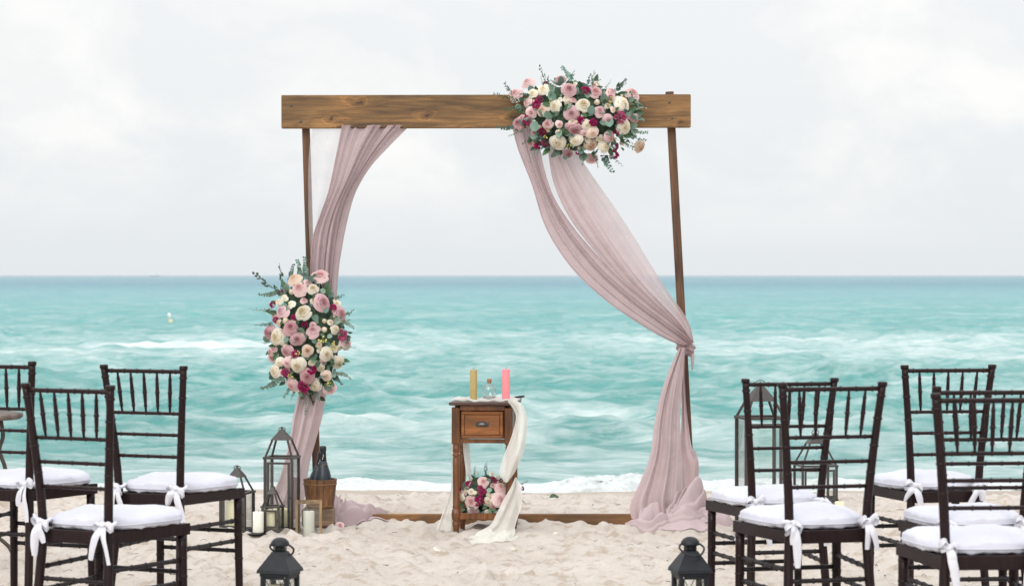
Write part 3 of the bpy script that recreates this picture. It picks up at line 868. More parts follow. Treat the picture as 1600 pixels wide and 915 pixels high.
def sprig_mesh(kind, seed):
    """unit-long stem along +X with leaves; kind round / feather / ruscus"""
    r = random.Random(seed); mb = MB()
    bend = r.uniform(-.16, .16); pts = [Vector((t, bend * t * t * 1.0, .06 * math.sin(3 * t))) for t in np.linspace(0, 1, 9)]
    mb.tube(pts, [.010 - .007 * i / 8 for i in range(9)], 5, tint=.25)
    nL = {'round': 9, 'feather': 15, 'ruscus': 7}[kind]
    for i in range(nL):
        t = .12 + .88 * i / (nL - 1); p = Vector(crom([tuple(q) for q in pts], t))
        for sgn in (-1, 1):
            roll = r.uniform(-.9, .9)
            d = Vector((.45 + .3 * r.random() if kind != 'feather' else .55, sgn * math.cos(roll), math.sin(roll) * .9))
            up = Vector((r.uniform(-.4, .4), r.uniform(-.3, .3), 1))
            if kind == 'round': L = (.19 - .09 * t) * r.uniform(.85, 1.15); leaf_grid(mb, p, d, up, L, L * .92, .2, r.uniform(.2, .9), rnd=True)
            elif kind == 'feather': L = (.17 - .07 * t) * r.uniform(.8, 1.2); leaf_grid(mb, p, d, up, L, L * .34, .1, r.uniform(.2, .8))
            else: L = .28 * r.uniform(.8, 1.1) * (1.1 - .4 * t); leaf_grid(mb, p, d, up, L, L * .45, .15, r.uniform(.1, .9))
    return mb


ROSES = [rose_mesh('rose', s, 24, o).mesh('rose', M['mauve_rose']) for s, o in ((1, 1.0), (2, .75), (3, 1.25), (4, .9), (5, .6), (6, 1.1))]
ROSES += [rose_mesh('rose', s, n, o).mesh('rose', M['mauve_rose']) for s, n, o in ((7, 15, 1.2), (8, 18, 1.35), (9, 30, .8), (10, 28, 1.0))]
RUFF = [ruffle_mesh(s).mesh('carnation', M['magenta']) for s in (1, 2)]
BUD = bud_mesh(3).mesh('rose_bud', M['cream_rose'])
SPR = {k: [sprig_mesh(k, s).mesh(k, M['euc']) for s in (1, 2, 3)] for k in ('round', 'feather', 'ruscus')}
_lm = MB(); leaf_grid(_lm, Vector((0, 0, 0)), Vector((1, 0, .1)), Vector((0, 0, 1)), 1, .55, .16, .5, 4, 6); LEAF = _lm.mesh('leaf', M['leaf'])
_lm = MB(); leaf_grid(_lm, Vector((0, 0, 0)), Vector((1, 0, .1)), Vector((0, 0, 1)), 1, .85, .14, .6, 4, 6, True); LEAFR = _lm.mesh('eucalyptus_leaf', M['euc'])
_lm = MB()
for _i in range(9):
    _d = Vector((R.gauss(0, 1), R.gauss(0, 1), abs(R.gauss(0, 1)))).normalized() * R.uniform(.4, 1)
    _lm.tube([(0, 0, -.6), tuple(_d * .8)], .03, 4, tint=.1); _lm.lathe([(.02, -.2), (.17, -.06), (.17, .08), (.02, .2)], 7, _d, tint=R.uniform(.3, 1))
BERRY = _lm.mesh('berry_cluster', M['lime'])


def omat(o, mat):
    o.material_slots[0].link = 'OBJECT'; o.material_slots[0].material = mat


def face_dir(o, d, roll):
    q = Vector(d).to_track_quat('Z', 'Y'); o.rotation_mode = 'QUATERNION'
    o.rotation_quaternion = q @ Euler((0, 0, roll)).to_quaternion()


KIND = {'M': ('rose', 'mauve_rose'), 'P': ('rose', 'blush_rose'), 'C': ('rose', 'cream_rose'), 'O': ('rose', 'peach_rose'),
        'G': ('carnation', 'magenta'), 'B': ('carnation', 'burgundy'), 'c': ('rose_bud', 'cream_rose')}


class Arrangement:
    def __init__(s, root, conv, ctr, rad, Y, depth):
        s.root = root; s.conv = conv; s.ctr = ctr; s.rad = rad; s.Y = Y; s.depth = depth
    def dome(s, px, py):
        u = (px - s.ctr[0]) / s.rad[0]; v = (py - s.ctr[1]) / s.rad[1]; r2 = u * u + v * v
        return u, v, s.Y - s.depth * math.sqrt(max(0, 1 - min(r2, 1)))
    def place(s, name, mesh, mat, px, py, size, push=0, d=None, jitter=.22):
        u, v, y = s.dome(px, py); y += push
        p = P(px, py, s.Y); p.y = y
        o = link(name, mesh, s.root, p - s.root.location); omat(o, M[mat])
        o.scale = (size * R.uniform(.9, 1.1), size * R.uniform(.9, 1.1), size * R.uniform(.85, 1.25))
        if d is None: d = (u * .75 + R.gauss(0, jitter), -1, -v * .75 + .15 + R.gauss(0, jitter))
        face_dir(o, d, R.uniform(0, 6.28)); return o
    def flowers(s, rows):
        for zx, zy, dia, k in rows:
            px, py = s.conv(zx, zy); px1, _ = s.conv(zx + dia, zy)
            r = (px1 - px) * s.Y / FP / 2
            nm, mt = KIND[k]
            me = {'rose': R.choice(ROSES), 'carnation': R.choice(RUFF), 'rose_bud': BUD}[nm]
            s.place(nm, me, mt, px, py, r * {'rose': 1.08, 'carnation': 1.08, 'rose_bud': 1.2}[nm], push=R.uniform(-.01, .012))
    def filler(s, n, seed):
        """small spray roses and buds tucked between the big blooms"""
        r = random.Random(seed)
        for k in range(n):
            a = r.uniform(0, 6.28); rr = math.sqrt(r.random()) * .9
            px = s.ctr[0] + s.rad[0] * rr * math.cos(a); py = s.ctr[1] + s.rad[1] * rr * math.sin(a)
            t = r.choice(('C', 'C', 'C', 'P', 'P', 'M', 'O', 'c', 'c')); nm, mt = KIND[t]
            me = {'rose': r.choice(ROSES), 'carnation': r.choice(RUFF), 'rose_bud': BUD}[nm]
            s.place(nm if nm != 'rose' else 'spray_rose', me, mt, px, py, r.uniform(.012, .021), r.uniform(.004, .016))
    def sprigs(s, rows):
        for x0, y0, x1, y1, k, mt in rows:
            a, b = s.conv(x0, y0), s.conv(x1, y1)
            ya = s.dome(*a)[2] + .015; A = P(a[0], a[1], s.Y); A.y = ya; B = P(b[0], b[1], s.Y); B.y = s.Y - .05 + R.uniform(-.03, .03)
            d = B - A
            o = link({'round': 'eucalyptus_sprig', 'feather': 'fine_leaf_sprig', 'ruscus': 'leafy_sprig'}[k], R.choice(SPR[k]), s.root, A - s.root.location)
            omat(o, M[mt]); o.scale = (d.length, d.length * .8 if k != 'round' else d.length, d.length)
            o.rotation_mode = 'QUATERNION'; o.rotation_quaternion = d.to_track_quat('X', 'Z') @ Euler((R.uniform(0, 6.28), 0, 0)).to_quaternion()
    def leaves(s, n, size, seed, spread=.95, explicit=()):
        r = random.Random(seed)
        for k in range(n):
            a = r.uniform(0, 6.28); rr = math.sqrt(r.random()) * spread
            px = s.ctr[0] + s.rad[0] * rr * math.cos(a); py = s.ctr[1] + s.rad[1] * rr * math.sin(a)
            rl = r.random() < .45
            d = Vector((math.cos(a) * (.3 + rr) + r.gauss(0, .5), -.35 + r.gauss(0, .35), -math.sin(a) * (.3 + rr) + r.gauss(0, .5)))
            s.leaf(px, py, d, size * r.uniform(.7, 1.35), rl, ('euc' if r.random() < .6 else 'euc2') if rl else 'leaf', .012 + r.uniform(0, .02), r)
        for zx, zy, dia, mt in explicit:
            px, py = s.conv(zx, zy); px1, _ = s.conv(zx + dia, zy)
            L = (px1 - px) * s.Y / FP * .72; px1 = px + (px1 - px) * .72
            a = r.uniform(0, 6.28)
            s.leaf(px - math.cos(a) * (px1 - px) / 2, py + math.sin(a) * (px1 - px) / 2, Vector((math.cos(a), -.3, math.sin(a))), L, mt != 'leaf', mt, -.012, r)
    def leaf(s, px, py, d, L, rl, mt, push, r):
        y = s.dome(px, py)[2] + push; p = P(px, py, s.Y); p.y = y
        o = link('eucalyptus_leaf' if rl else 'leaf', LEAFR if rl else LEAF, s.root, p - s.root.location); omat(o, M[mt])
        o.scale = (L, L, L); o.rotation_mode = 'QUATERNION'
        # leaf blade shows its face to the viewer side
        q = d.to_track_quat('X', 'Z').to_matrix(); nrm = q @ Vector((0, 0, 1))
        base = Matrix((d.normalized(), (0, 0, 0), (0, 0, 0)))
        f = Vector((r.gauss(0, .45), -1, r.gauss(.2, .45))); x = d.normalized(); y_ = f.cross(x).normalized(); z = x.cross(y_)
        o.rotation_quaternion = Matrix((x, y_, z)).transposed().to_quaternion()
    def fringe(s, n, seed, L):
        """short sprigs poking out between the blooms and past the outline"""
        r = random.Random(seed)
        for k in range(n):
            a = 2 * PI * (k + r.random()) / n; rr = r.uniform(.62, .92)
            px = s.ctr[0] + s.rad[0] * rr * math.cos(a); py = s.ctr[1] + s.rad[1] * rr * math.sin(a)
            p = P(px, py, s.Y); p.y = s.dome(px, py)[2] + .02
            d = Vector((math.cos(a) + r.gauss(0, .3), -.35 + r.gauss(0, .2), -math.sin(a) + r.gauss(0, .3))).normalized()
            kd = r.choice(('round', 'round', 'feather', 'ruscus')); ln = L * r.uniform(.6, 1.25)
            o = link({'round': 'eucalyptus_sprig', 'feather': 'fine_leaf_sprig', 'ruscus': 'leafy_sprig'}[kd], r.choice(SPR[kd]), s.root, p - s.root.location)
            omat(o, M[r.choice(('euc', 'euc2', 'leaf') if kd == 'ruscus' else ('euc', 'euc2'))]); o.scale = (ln,) * 3
            o.rotation_mode = 'QUATERNION'; o.rotation_quaternion = d.to_track_quat('X', 'Z') @ Euler((r.uniform(0, 6.28), 0, 0)).to_quaternion()
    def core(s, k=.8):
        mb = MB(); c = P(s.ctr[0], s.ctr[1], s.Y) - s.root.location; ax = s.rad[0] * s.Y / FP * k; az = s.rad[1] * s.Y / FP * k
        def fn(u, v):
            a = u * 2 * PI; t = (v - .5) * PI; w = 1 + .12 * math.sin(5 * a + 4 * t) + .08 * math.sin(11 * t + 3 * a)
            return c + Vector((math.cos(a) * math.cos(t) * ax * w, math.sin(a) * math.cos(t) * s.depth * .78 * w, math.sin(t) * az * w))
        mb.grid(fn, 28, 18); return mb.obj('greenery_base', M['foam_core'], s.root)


c1 = lambda x, y: (380 + x / 3.66, 390 + y / 3.66)
fl = thing('flower_cluster', 'long hanging rose cluster tied low on the post with the gathered drape', 'flowers', P(482, 640, 12.2), 0, 'flower arrangements')
A1 = Arrangement(fl, c1, (483, 526), (66, 104), 12.22, .17); A1.core(.74)
A1.leaves(120, .038, 5, .95, ((490, 345, 50, 'euc'), (420, 515, 48, 'euc2'), (510, 490, 46, 'euc'), (265, 510, 50, 'euc2'), (425, 625, 66, 'leaf'), (440, 405, 40, 'euc'), (465, 235, 50, 'euc'), (250, 335, 90, 'euc'), (590, 495, 50, 'leaf'), (345, 820, 60, 'leaf')))
A1.flowers([(443, 152, 90, 'P'), (303, 172, 80, 'O'), (335, 228, 90, 'P'), (375, 195, 54, 'P'), (410, 225, 68, 'C'), (462, 300, 97, 'M'), (555, 368, 92, 'M'), (525, 328, 38, 'G'),
  (238, 242, 36, 'G'), (178, 312, 42, 'G'), (213, 300, 48, 'C'), (250, 280, 38, 'C'), (287, 312, 46, 'C'), (237, 350, 80, 'M'), (360, 358, 102, 'C'), (198, 400, 36, 'G'), (308, 388, 38, 'G'),
  (258, 402, 40, 'c'), (288, 440, 80, 'M'), (415, 462, 74, 'M'), (325, 505, 82, 'M'), (510, 412, 38, 'C'), (478, 452, 36, 'c'), (478, 403, 28, 'c'), (532, 452, 62, 'C'), (160, 470, 78, 'M'),
  (210, 497, 84, 'C'), (572, 480, 64, 'G'), (590, 535, 72, 'P'), (268, 573, 74, 'M'), (385, 570, 74, 'O'), (490, 590, 78, 'C'), (315, 592, 42, 'G'), (172, 580, 58, 'P'), (174, 615, 48, 'P'),
  (222, 640, 54, 'C'), (268, 640, 54, 'P'), (330, 650, 92, 'C'), (548, 635, 74, 'C'), (195, 690, 92, 'C'), (405, 680, 46, 'G'), (257, 697, 48, 'G'), (455, 668, 46, 'C'), (380, 714, 78, 'M'),
  (485, 712, 60, 'O'), (290, 765, 70, 'P'), (362, 770, 68, 'G'), (418, 770, 66, 'C'), (500, 790, 70, 'P'), (543, 305, 38, 'C'), (370, 425, 34, 'B'), (530, 560, 44, 'C')])
A1.sprigs([(230, 250, 84, 122, 'round', 'euc2'), (215, 230, 210, 90, 'round', 'euc2'), (275, 200, 275, 88, 'round', 'euc2'), (335, 190, 325, 62, 'round', 'euc2'), (365, 180, 372, 50, 'round', 'euc2'),
  (230, 240, 106, 268, 'round', 'euc'), (200, 345, 52, 328, 'feather', 'euc'), (190, 410, 78, 430, 'feather', 'euc2'), (190, 430, 100, 425, 'feather', 'euc2'), (560, 400, 640, 432, 'round', 'euc'), (560, 385, 630, 340, 'round', 'euc'),
  (510, 690, 612, 718, 'round', 'euc'), (520, 700, 560, 770, 'round', 'euc2'), (250, 715, 130, 800, 'round', 'euc'), (380, 790, 372, 925, 'round', 'euc'), (400, 790, 400, 880, 'round', 'leaf'), (340, 780, 330, 860, 'ruscus', 'leaf'),
  (300, 780, 282, 855, 'feather', 'leaf'), (560, 560, 640, 555, 'feather', 'euc'), (520, 290, 575, 262, 'ruscus', 'leaf'), (480, 215, 495, 180, 'ruscus', 'euc2'), (350, 300, 345, 270, 'round', 'euc'), (170, 560, 150, 575, 'feather', 'leaf')])
A1.filler(34, 91)
A1.fringe(24, 71, .066)
for q in ((468, 510, 60), (525, 545, 60), (330, 585, 40), (285, 715, 46), (495, 755, 46), (150, 340, 30)):
    A1.place('berry_cluster', BERRY, 'lime', *c1(q[0], q[1]), q[2] / 3.66 * 12.2 / FP / 2, -.012)

c2 = lambda x, y: (760 + x / 4.576, 90 + y / 4.576)
ft = thing('flower_cluster', 'wide rose and eucalyptus cluster fixed on the top beam of the arch', 'flowers', P(900, 190, 12.2), 0, 'flower arrangements')
A2 = Arrangement(ft, c2, (901, 182), (100, 62), 12.20, .17); A2.core(.74)
A2.leaves(150, .040, 15, .95, ((470, 290, 110, 'euc2'), (440, 425, 100, 'euc2'), (345, 505, 110, 'euc2'), (425, 685, 110, 'leaf'), (690, 430, 70, 'leaf'), (850, 310, 80, 'leaf'), (740, 390, 90, 'euc2'), (870, 480, 100, 'euc2'), (960, 575, 60, 'leaf'),
  (340, 570, 80, 'euc'), (480, 690, 80, 'euc2'), (560, 380, 60, 'leaf'), (640, 245, 60, 'euc2'), (1000, 420, 60, 'euc'), (970, 655, 50, 'leaf')))
A2.flowers([(300, 185, 90, 'P'), (210, 262, 104, 'P'), (405, 240, 92, 'C'), (330, 270, 72, 'C'), (295, 330, 76, 'P'), (527, 168, 80, 'M'), (588, 250, 108, 'M'), (700, 250, 54, 'G'), (770, 262, 97, 'P'), (880, 265, 78, 'P'),
  (1040, 262, 97, 'P'), (355, 352, 62, 'G'), (385, 310, 48, 'B'), (400, 385, 82, 'O'), (490, 362, 87, 'C'), (320, 405, 85, 'P'), (230, 475, 92, 'M'), (290, 460, 62, 'G'), (602, 412, 103, 'M'), (685, 358, 104, 'C'), (615, 322, 46, 'P'),
  (800, 400, 82, 'M'), (960, 345, 122, 'C'), (895, 385, 44, 'O'), (860, 455, 76, 'M'), (940, 440, 88, 'G'), (1060, 440, 78, 'P'), (975, 505, 102, 'C'), (435, 485, 72, 'P'), (515, 490, 54, 'P'), (400, 540, 54, 'B'), (625, 520, 108, 'M'),
  (670, 470, 62, 'G'), (710, 497, 68, 'C'), (755, 480, 54, 'G'), (750, 550, 87, 'O'), (690, 550, 52, 'P'), (925, 540, 48, 'G'), (320, 610, 76, 'P'), (370, 630, 54, 'G'), (425, 620, 62, 'B'), (510, 615, 112, 'C'), (635, 600, 97, 'C'),
  (740, 630, 107, 'O'), (835, 640, 97, 'C'), (870, 575, 87, 'P'), (580, 690, 76, 'M'), (660, 675, 54, 'G'), (750, 720, 92, 'P'), (910, 640, 60, 'B'), (910, 695, 62, 'G'), (1095, 635, 88, 'O'), (970, 615, 44, 'c'), (425, 195, 36, 'G'), (880, 300, 70, 'P')])
A2.sprigs([(640, 220, 525, 90, 'round', 'euc2'), (560, 210, 660, 205, 'round', 'euc'), (430, 230, 372, 85, 'round', 'euc2'), (470, 240, 440, 125, 'round', 'leaf'), (715, 245, 790, 172, 'round', 'euc2'), (200, 270, 122, 205, 'feather', 'euc2'),
  (880, 280, 1000, 200, 'feather', 'euc'), (250, 330, 55, 280, 'feather', 'leaf'), (260, 350, 120, 390, 'feather', 'leaf'), (1000, 420, 1100, 375, 'round', 'euc'), (1010, 520, 1140, 550, 'round', 'euc'), (1000, 545, 1125, 600, 'round', 'euc2'),
  (940, 580, 1050, 660, 'ruscus', 'leaf'), (840, 690, 870, 830, 'round', 'euc2'), (870, 700, 950, 775, 'feather', 'euc2'), (680, 660, 680, 765, 'round', 'euc'), (240, 500, 80, 512, 'round', 'euc2'), (260, 520, 165, 560, 'ruscus', 'leaf'),
  (450, 560, 455, 440, 'round', 'euc'), (960, 470, 800, 460, 'feather', 'euc'), (940, 600, 830, 540, 'feather', 'euc'), (820, 280, 900, 235, 'ruscus', 'euc'), (760, 690, 800, 790, 'feather', 'leaf'), (1020, 300, 1100, 325, 'round', 'euc')])
A2.filler(46, 92)
A2.fringe(28, 72, .066)
for q in ((870, 330, 80), (590, 640, 60), (455, 330, 40), (900, 590, 50), (420, 575, 40)):
    A2.place('berry_cluster', BERRY, 'lime', *c2(q[0], q[1]), q[2] / 4.576 * 12.2 / FP / 2, -.012)

# ------------------------------------------------------------------ ceremony table
TY = 11.80
TZ0 = gz(-.2, 11.9) - .01
TW, TD = .296, .285
trot = math.radians(-6.0)
tl = P(709, 832, TY)
tbl_c = Vector((P(758.5, 832, TY + .14).x, TY + .15, 0))
table = thing('side_table', 'small varnished wooden table with one drawer standing in the sand', 'table', (tbl_c.x, tbl_c.y, 0), trot)
TH = .628
def tleg(x, y, name='leg'):
    mb = MB()
    mb.box((0, 0, .52), (.040, .040, .178), None, .003)
    prof = [(.012, -.03), (.013, .005), (.0185, .03), (.020, .045), (.015, .052), (.021, .064), (.0235, .085), (.021, .108), (.015, .114), (.019, .122), (.0165, .13), (.0165, .30), (.0175, .36), (.0135, .368), (.019, .374), (.0185, .38), (.0145, .386), (.0175, .394), (.0175, .418), (.0135, .424), (.019, .430), (.014, .4335)]
    mb.lathe(prof, 16)
    return mb.obj(name, M['table'], table, (x, y, 0))
lx, ly = TW / 2 - .018, TD / 2 - .018
for sx in (-1, 1):
    for sy in (-1, 1): tleg(sx * lx, sy * ly)
MB().box((0, 0, TH), (TW + .030, TD + .026, .016), None, .004).obj('tabletop', M['tabletop'], table)
AZ = .526
MB().box((0, 0, 0), (TW - .078, .016, .024), None, .001).obj('top_rail', M['table'], table, (0, -ly - .004, .607))
MB().box((0, 0, 0), (TW - .078, .016, .020), None, .001).obj('bottom_rail', M['table'], table, (0, -ly - .004, .446))
for sx in (-1, 1):
    MB().box((0, 0, 0), (.014, TD - .078, .178), None, .001).obj('side_panel', M['table'], table, (sx * (lx + .002), 0, .53))
MB().box((0, 0, 0), (TW - .078, .014, .178), None, .001).obj('back_panel', M['table'], table, (0, ly, .53))
dw = MB().box((0, 0, 0), (TW - .086, .014, .132), None, .002).obj('drawer', M['table'], table, (0, -ly - .006, .525))
for (cx_, cz_, w_, h_) in ((0, .058, TW - .092, .014), (0, -.058, TW - .092, .014), (-(TW - .106) / 2, 0, .014, .102), ((TW - .106) / 2, 0, .014, .102)):
    MB().box((0, 0, 0), (w_, .010, h_), None, .003).obj('moulding', M['drawer'], dw, (cx_, -.0095, cz_))
MB().box((0, 0, 0), (TW - .124, .006, .098), None, .002).obj('drawer_front', M['drawer'], dw, (0, -.0085, 0))
mb = MB()
def cup(u, v):
    a = PI * u; b = v * PI / 2
    return (math.cos(a) * .026 * math.cos(b * .2), -.012 - .016 * math.sin(b) * math.sin(a) ** .6, math.sin(a) * .020 * math.cos(b) - .004)
mb.grid(cup, 16, 8); hd = mb.obj('cup_handle', M['handle'], dw, (0, 0, .002)); solid(hd, .002)
MB().box((0, -.013, -.004), (.064, .003, .022), None, .001).obj('handle_plate', M['handle'], dw, (0, 0, .008))
MB().box((0, 0, .082), (TW - .03, TD - .03, .014), None, .003).obj('shelf', M['table'], table)
MB().box((0, -ly, .078), (TW - .07, .016, .030), None, .002).obj('shelf_rail', M['table'], table)


# runner of cloth across the table
run = thing('table_runner', 'ivory chiffon runner trailing off the wooden table onto the sand', 'runner', (0, 0, 0))
ZT = TH + .0085
def fine(u, v, k): return .5 + .5 * math.sin(9 * u + 5 * v + k)
mb = MB()
def topfn(u, v):
    x = -TW / 2 - .008 + (TW + .022) * u; y = -TD / 2 - .004 + (TD + .006) * v
    yy = y + .012 * math.sin(7 * u + 1) * (1 - v)
    p = Matrix.Rotation(trot, 3, 'Z') @ Vector((x, yy * (.93), 0)) + Vector((tbl_c.x, tbl_c.y, 0))
    p.z = ZT + .008 + .006 * math.sin(11 * u + 9 * v) * math.sin(23 * v + 4 * u) + .003 * math.sin(31 * u)
    return p
mb.grid(topfn, 50, 24); mb.obj('top_panel', M['runner'], run)
drape('side_fall', [(793, 626), (803, 640), (806, 655), (799, 682), (787, 712), (780, 738), (787, 752)], [(806, 624), (818, 634), (824, 655), (823, 680), (819, 705), (806, 735), (794, 752)], 11.76, run, M['runner'], 50, 50, 1.5, .018, 61, drift=.4, bulge=.03)
drape('lower_fall', [(805, 745), (797, 762), (786, 780), (776, 800), (766, 818), (748, 828), (742, 834)], [(807, 745), (814, 762), (815, 785), (809, 805), (804, 822), (804, 832), (800, 836)], 11.72, run, M['runner'], 50, 50, 1.4, .020, 64, drift=.4, bulge=.03, ydepth=lambda u, v: -.05 * v * v)
drape('inner_fall', [(722, 640), (723, 680), (724, 705), (727, 730), (729, 745)], [(736, 640), (733, 680), (735, 705), (737, 735), (739, 750)], 12.0, run, M['runner'], 20, 30, 1.4, .010, 66, bulge=.01)
drape('outer_fall', [(706, 634), (705, 700), (705, 760), (694, 795), (681, 828)], [(712, 634), (711, 700), (712, 760), (710, 800), (709, 832)], 11.98, run, M['runner'], 24, 40, 1.6, .012, 68, bulge=.01)


heap('cloth_puddle', (P(772, 834, 11.66).x, 11.62, .105, .075), [(G((745, 11.60), (765, 11.57), (785, 11.60), (806, 11.62)), .03, .020), (G((752, 11.68), (775, 11.64), (800, 11.70)), .035, .035), (G((735, 11.58), (750, 11.61), (768, 11.66)), .025, .020)], run, M['runner'], 31)


def on_table(px, dy=0): return Vector((P(px, 620, TY + .12 + dy).x, TY + .12 + dy, ZT + .006))


def candle(name, label, loc, r, h, mat, group=None, wick=True):
    t = thing(name, label, 'candle', loc, 0, group)
    pr = [(r * .96, 0), (r, .004), (r, h - .004), (r * .96, h), (r * .8, h - .001), (r * .45, h - .007), (.001, h - .009)]
    MB().lathe(pr, 28).obj('wax', M[mat], t)
    if wick: MB().tube([(0, 0, h - .01), (.001, 0, h + .003), (.003, 0, h + .010)], .0012, 5).obj('wick', M['wick'], t)
    return t


candle('pillar_candle', 'slim gold pillar candle on the wooden table', on_table(740), .0178, .148, 'wax_gold')
candle('pillar_candle', 'slim pink pillar candle on the wooden table', on_table(790.5), .0190, .150, 'wax_pink')
bt = thing('glass_bottle', 'squat clear glass bottle with cork between the gold and pink candles', 'bottle', on_table(764.5, .02))
MB().lathe([(.010, .004), (.030, .004), (.033, .010), (.036, .040), (.037, .050), (.033, .064), (.016, .074), (.011, .078), (.011, .086), (.0135, .088)], 28, caps=False).obj('glass_body', M['clearglass'], bt)
MB().lathe([(.009, .080), (.0115, .089), (.012, .100), (.0112, .102)], 16).obj('cork', M['cork'], bt)
MB().lathe([(.028, .008), (.030, .012), (.030, .016), (.001, .017)], 20).obj('sand_fill', M['sand'], bt)
lg = thing('gas_lighter', 'black long lighter lying at the back corner of the wooden table', 'lighter', (P(812, 626, 12.05).x, 12.05, ZT + .010), math.radians(-20))
MB().box((0, 0, .004), (.052, .014, .010), Matrix.Rotation(-.12, 3, 'Y'), .003).obj('lighter_handle', M['foil'], lg)
MB().tube([(-.025, 0, .001), (-.07, 0, -.002)], .003, 8).obj('nozzle', M['handle'], lg)
MB().box((.006, 0, -.007), (.010, .007, .016), Matrix.Rotation(.5, 3, 'Y'), .002).obj('trigger', M['label'], lg)

# bouquet on the shelf
c3 = lambda x, y: (700 + x / 7.036, 710 + y / 7.036)
bq = thing('rose_bouquet', 'small pink and magenta rose bouquet in a dark bowl under the table', 'flowers', (P(760, 800, 11.92).x, 11.92, .09), 0, 'flower arrangements')
MB().lathe([(.03, 0), (.05, .006), (.068, .03), (.072, .05), (.066, .052)], 24).obj('bowl', M['foil'], bq)
A3 = Arrangement(bq, c3, (759, 771), (44, 38), 11.92, .10); A3.core(.68)
A3.leaves(48, .034, 25, .95, ((455, 370, 90, 'euc'), (690, 485, 84, 'euc'), (165, 595, 90, 'leaf'), (510, 585, 76, 'leaf'), (215, 350, 66, 'euc'), (560, 600, 70, 'euc2'), (700, 490, 60, 'euc')))
A3.flowers([(565, 475, 168, 'P'), (575, 345, 140, 'P'), (265, 500, 155, 'P'), (390, 285, 125, 'P'), (290, 600, 92, 'P'), (350, 490, 112, 'G'), (380, 385, 82, 'G'), (355, 345, 62, 'G'), (445, 490, 107, 'C'), (500, 265, 74, 'B'), (590, 275, 62, 'B'),
  (235, 305, 72, 'G'), (260, 390, 62, 'C'), (165, 400, 82, 'P'), (160, 450, 80, 'C'), (435, 610, 57, 'C'), (480, 200, 52, 'C'), (150, 370, 42, 'G'), (495, 325, 60, 'P'), (815, 370, 44, 'G'), (540, 230, 40, 'c'), (300, 400, 56, 'c')])
A3.sprigs([(430, 230, 430, 80, 'ruscus', 'euc2'), (420, 230, 412, 140, 'round', 'euc2'), (290, 260, 310, 120, 'feather', 'leaf'), (250, 270, 230, 200, 'ruscus', 'leaf'), (330, 250, 330, 175, 'feather', 'euc'), (560, 260, 575, 160, 'feather', 'euc2'),
  (790, 330, 880, 295, 'feather', 'euc'), (790, 470, 850, 545, 'feather', 'leaf'), (200, 420, 165, 330, 'ruscus', 'euc'), (230, 620, 225, 650, 'ruscus', 'leaf')])
A3.filler(14, 93)
for q in ((250, 270, 60), (320, 190, 40), (600, 300, 40)):
    A3.place('berry_cluster', BERRY, 'lime', *c3(q[0], q[1]), q[2] / 7.036 * 12 / FP / 2, -.012)


# ------------------------------------------------------------------ lanterns
def hip_lantern(label, loc, w, hb, hh, wt, hc, rz, bw=.010, wood=False, mat='lantern', group='metal lanterns with pointed tops', ring=.016, door=True):
    t = thing('lantern', label, 'lantern', loc, rz, group)
    a = w / 2 - bw / 2; mb = MB()
    m = M[mat]
    for sx in (-1, 1):
        for sy in (-1, 1): MB().bar((sx * a, sy * a, 0), (sx * a, sy * a, hb), bw, bw, .001).obj('corner_post', m, t)
    def ringframe(z, half, th, wd):
        b = MB()
        b.box((0, -half, z), (2 * half + wd, wd, th)); b.box((0, half, z), (2 * half + wd, wd, th))
        b.box((-half, 0, z), (wd, 2 * half - wd, th)); b.box((half, 0, z), (wd, 2 * half - wd, th)); return b
    ringframe(hb + bw * .4, a + .002, bw * .8, bw * 1.2).obj('top_frame', m, t)
    MB().box((0, 0, .004), (w - .004, w - .004, .008)).obj('base', m, t)
    ringframe(.012, a + .002, bw * 1.1, bw * 1.1).obj('bottom_frame', m, t)
    # hipped bars
    at = wt / 2 - bw * .3; z0 = hb + bw * .8; z1 = z0 + hh
    for sx in (-1, 1):
        for sy in (-1, 1): MB().bar((sx * a, sy * a, z0 - .004), (sx * at, sy * at, z1), bw * .62, bw * .62).obj('hip_bar', m, t)
    q = wt / 2 + .004
    b = MB(); b.add([(-q, -q, z1), (q, -q, z1), (q, q, z1), (-q, q, z1), (-.006, -.006, z1 + hc), (.006, -.006, z1 + hc), (.006, .006, z1 + hc), (-.006, .006, z1 + hc)],
          [(0, 3, 2, 1), (0, 1, 5, 4), (1, 2, 6, 5), (2, 3, 7, 6), (3, 0, 4, 7), (4, 5, 6, 7)], False); b.obj('roof_cap', m, t)
    MB().lathe([(.003, 0), (.0055, .003), (.005, .008), (.001, .010)], 8, (0, 0, z1 + hc - .001)).obj('finial', m, t)
    MB().tube([(ring * math.cos(g), 0, z1 + hc - .002 + ring * .72 * math.sin(g)) for g in np.linspace(0, 2 * PI, 25)[:-1]], .0021, 6, closed=True).obj('ring_handle', m, t)
    # door with inner frame on the front
    if door:
        iw = a * 2 - bw * 1.6; b = MB(); zc = hb / 2 + .006; ih = hb - bw * 3.2; y = -a - .002; fw = bw * .8
        for sx in (-1, 1): b.box((sx * (iw / 2 - fw / 2), y, zc), (fw, bw * .7, ih))
        for sz in (-1, 1): b.box((0, y, zc + sz * (ih / 2 - fw / 2)), (iw - 2 * fw, bw * .7, fw))
        d = b.obj('door', m, t)
        MB().box((iw / 2 + .002, y - .006, zc - .01), (.007, .006, .014), None, .001).obj('latch', m, d)
        MB().box((0, y, zc), (iw - 2 * fw, .0016, ih - 2 * fw)).obj('pane', M['glass'], d)
    for k, (sx, sy) in enumerate(((1, 0), (-1, 0), (0, 1))):
        MB().box((sx * a, sy * a, hb / 2 + .006), (.0016 if sx else 2 * a - bw, .0016 if sy else 2 * a - bw, hb - bw * 1.6)).obj('pane', M['glass'], t)
    return t


def floor(px, Y): x = P(px, 800, Y).x; return Vector((x, Y, gz(x, Y) + .002))


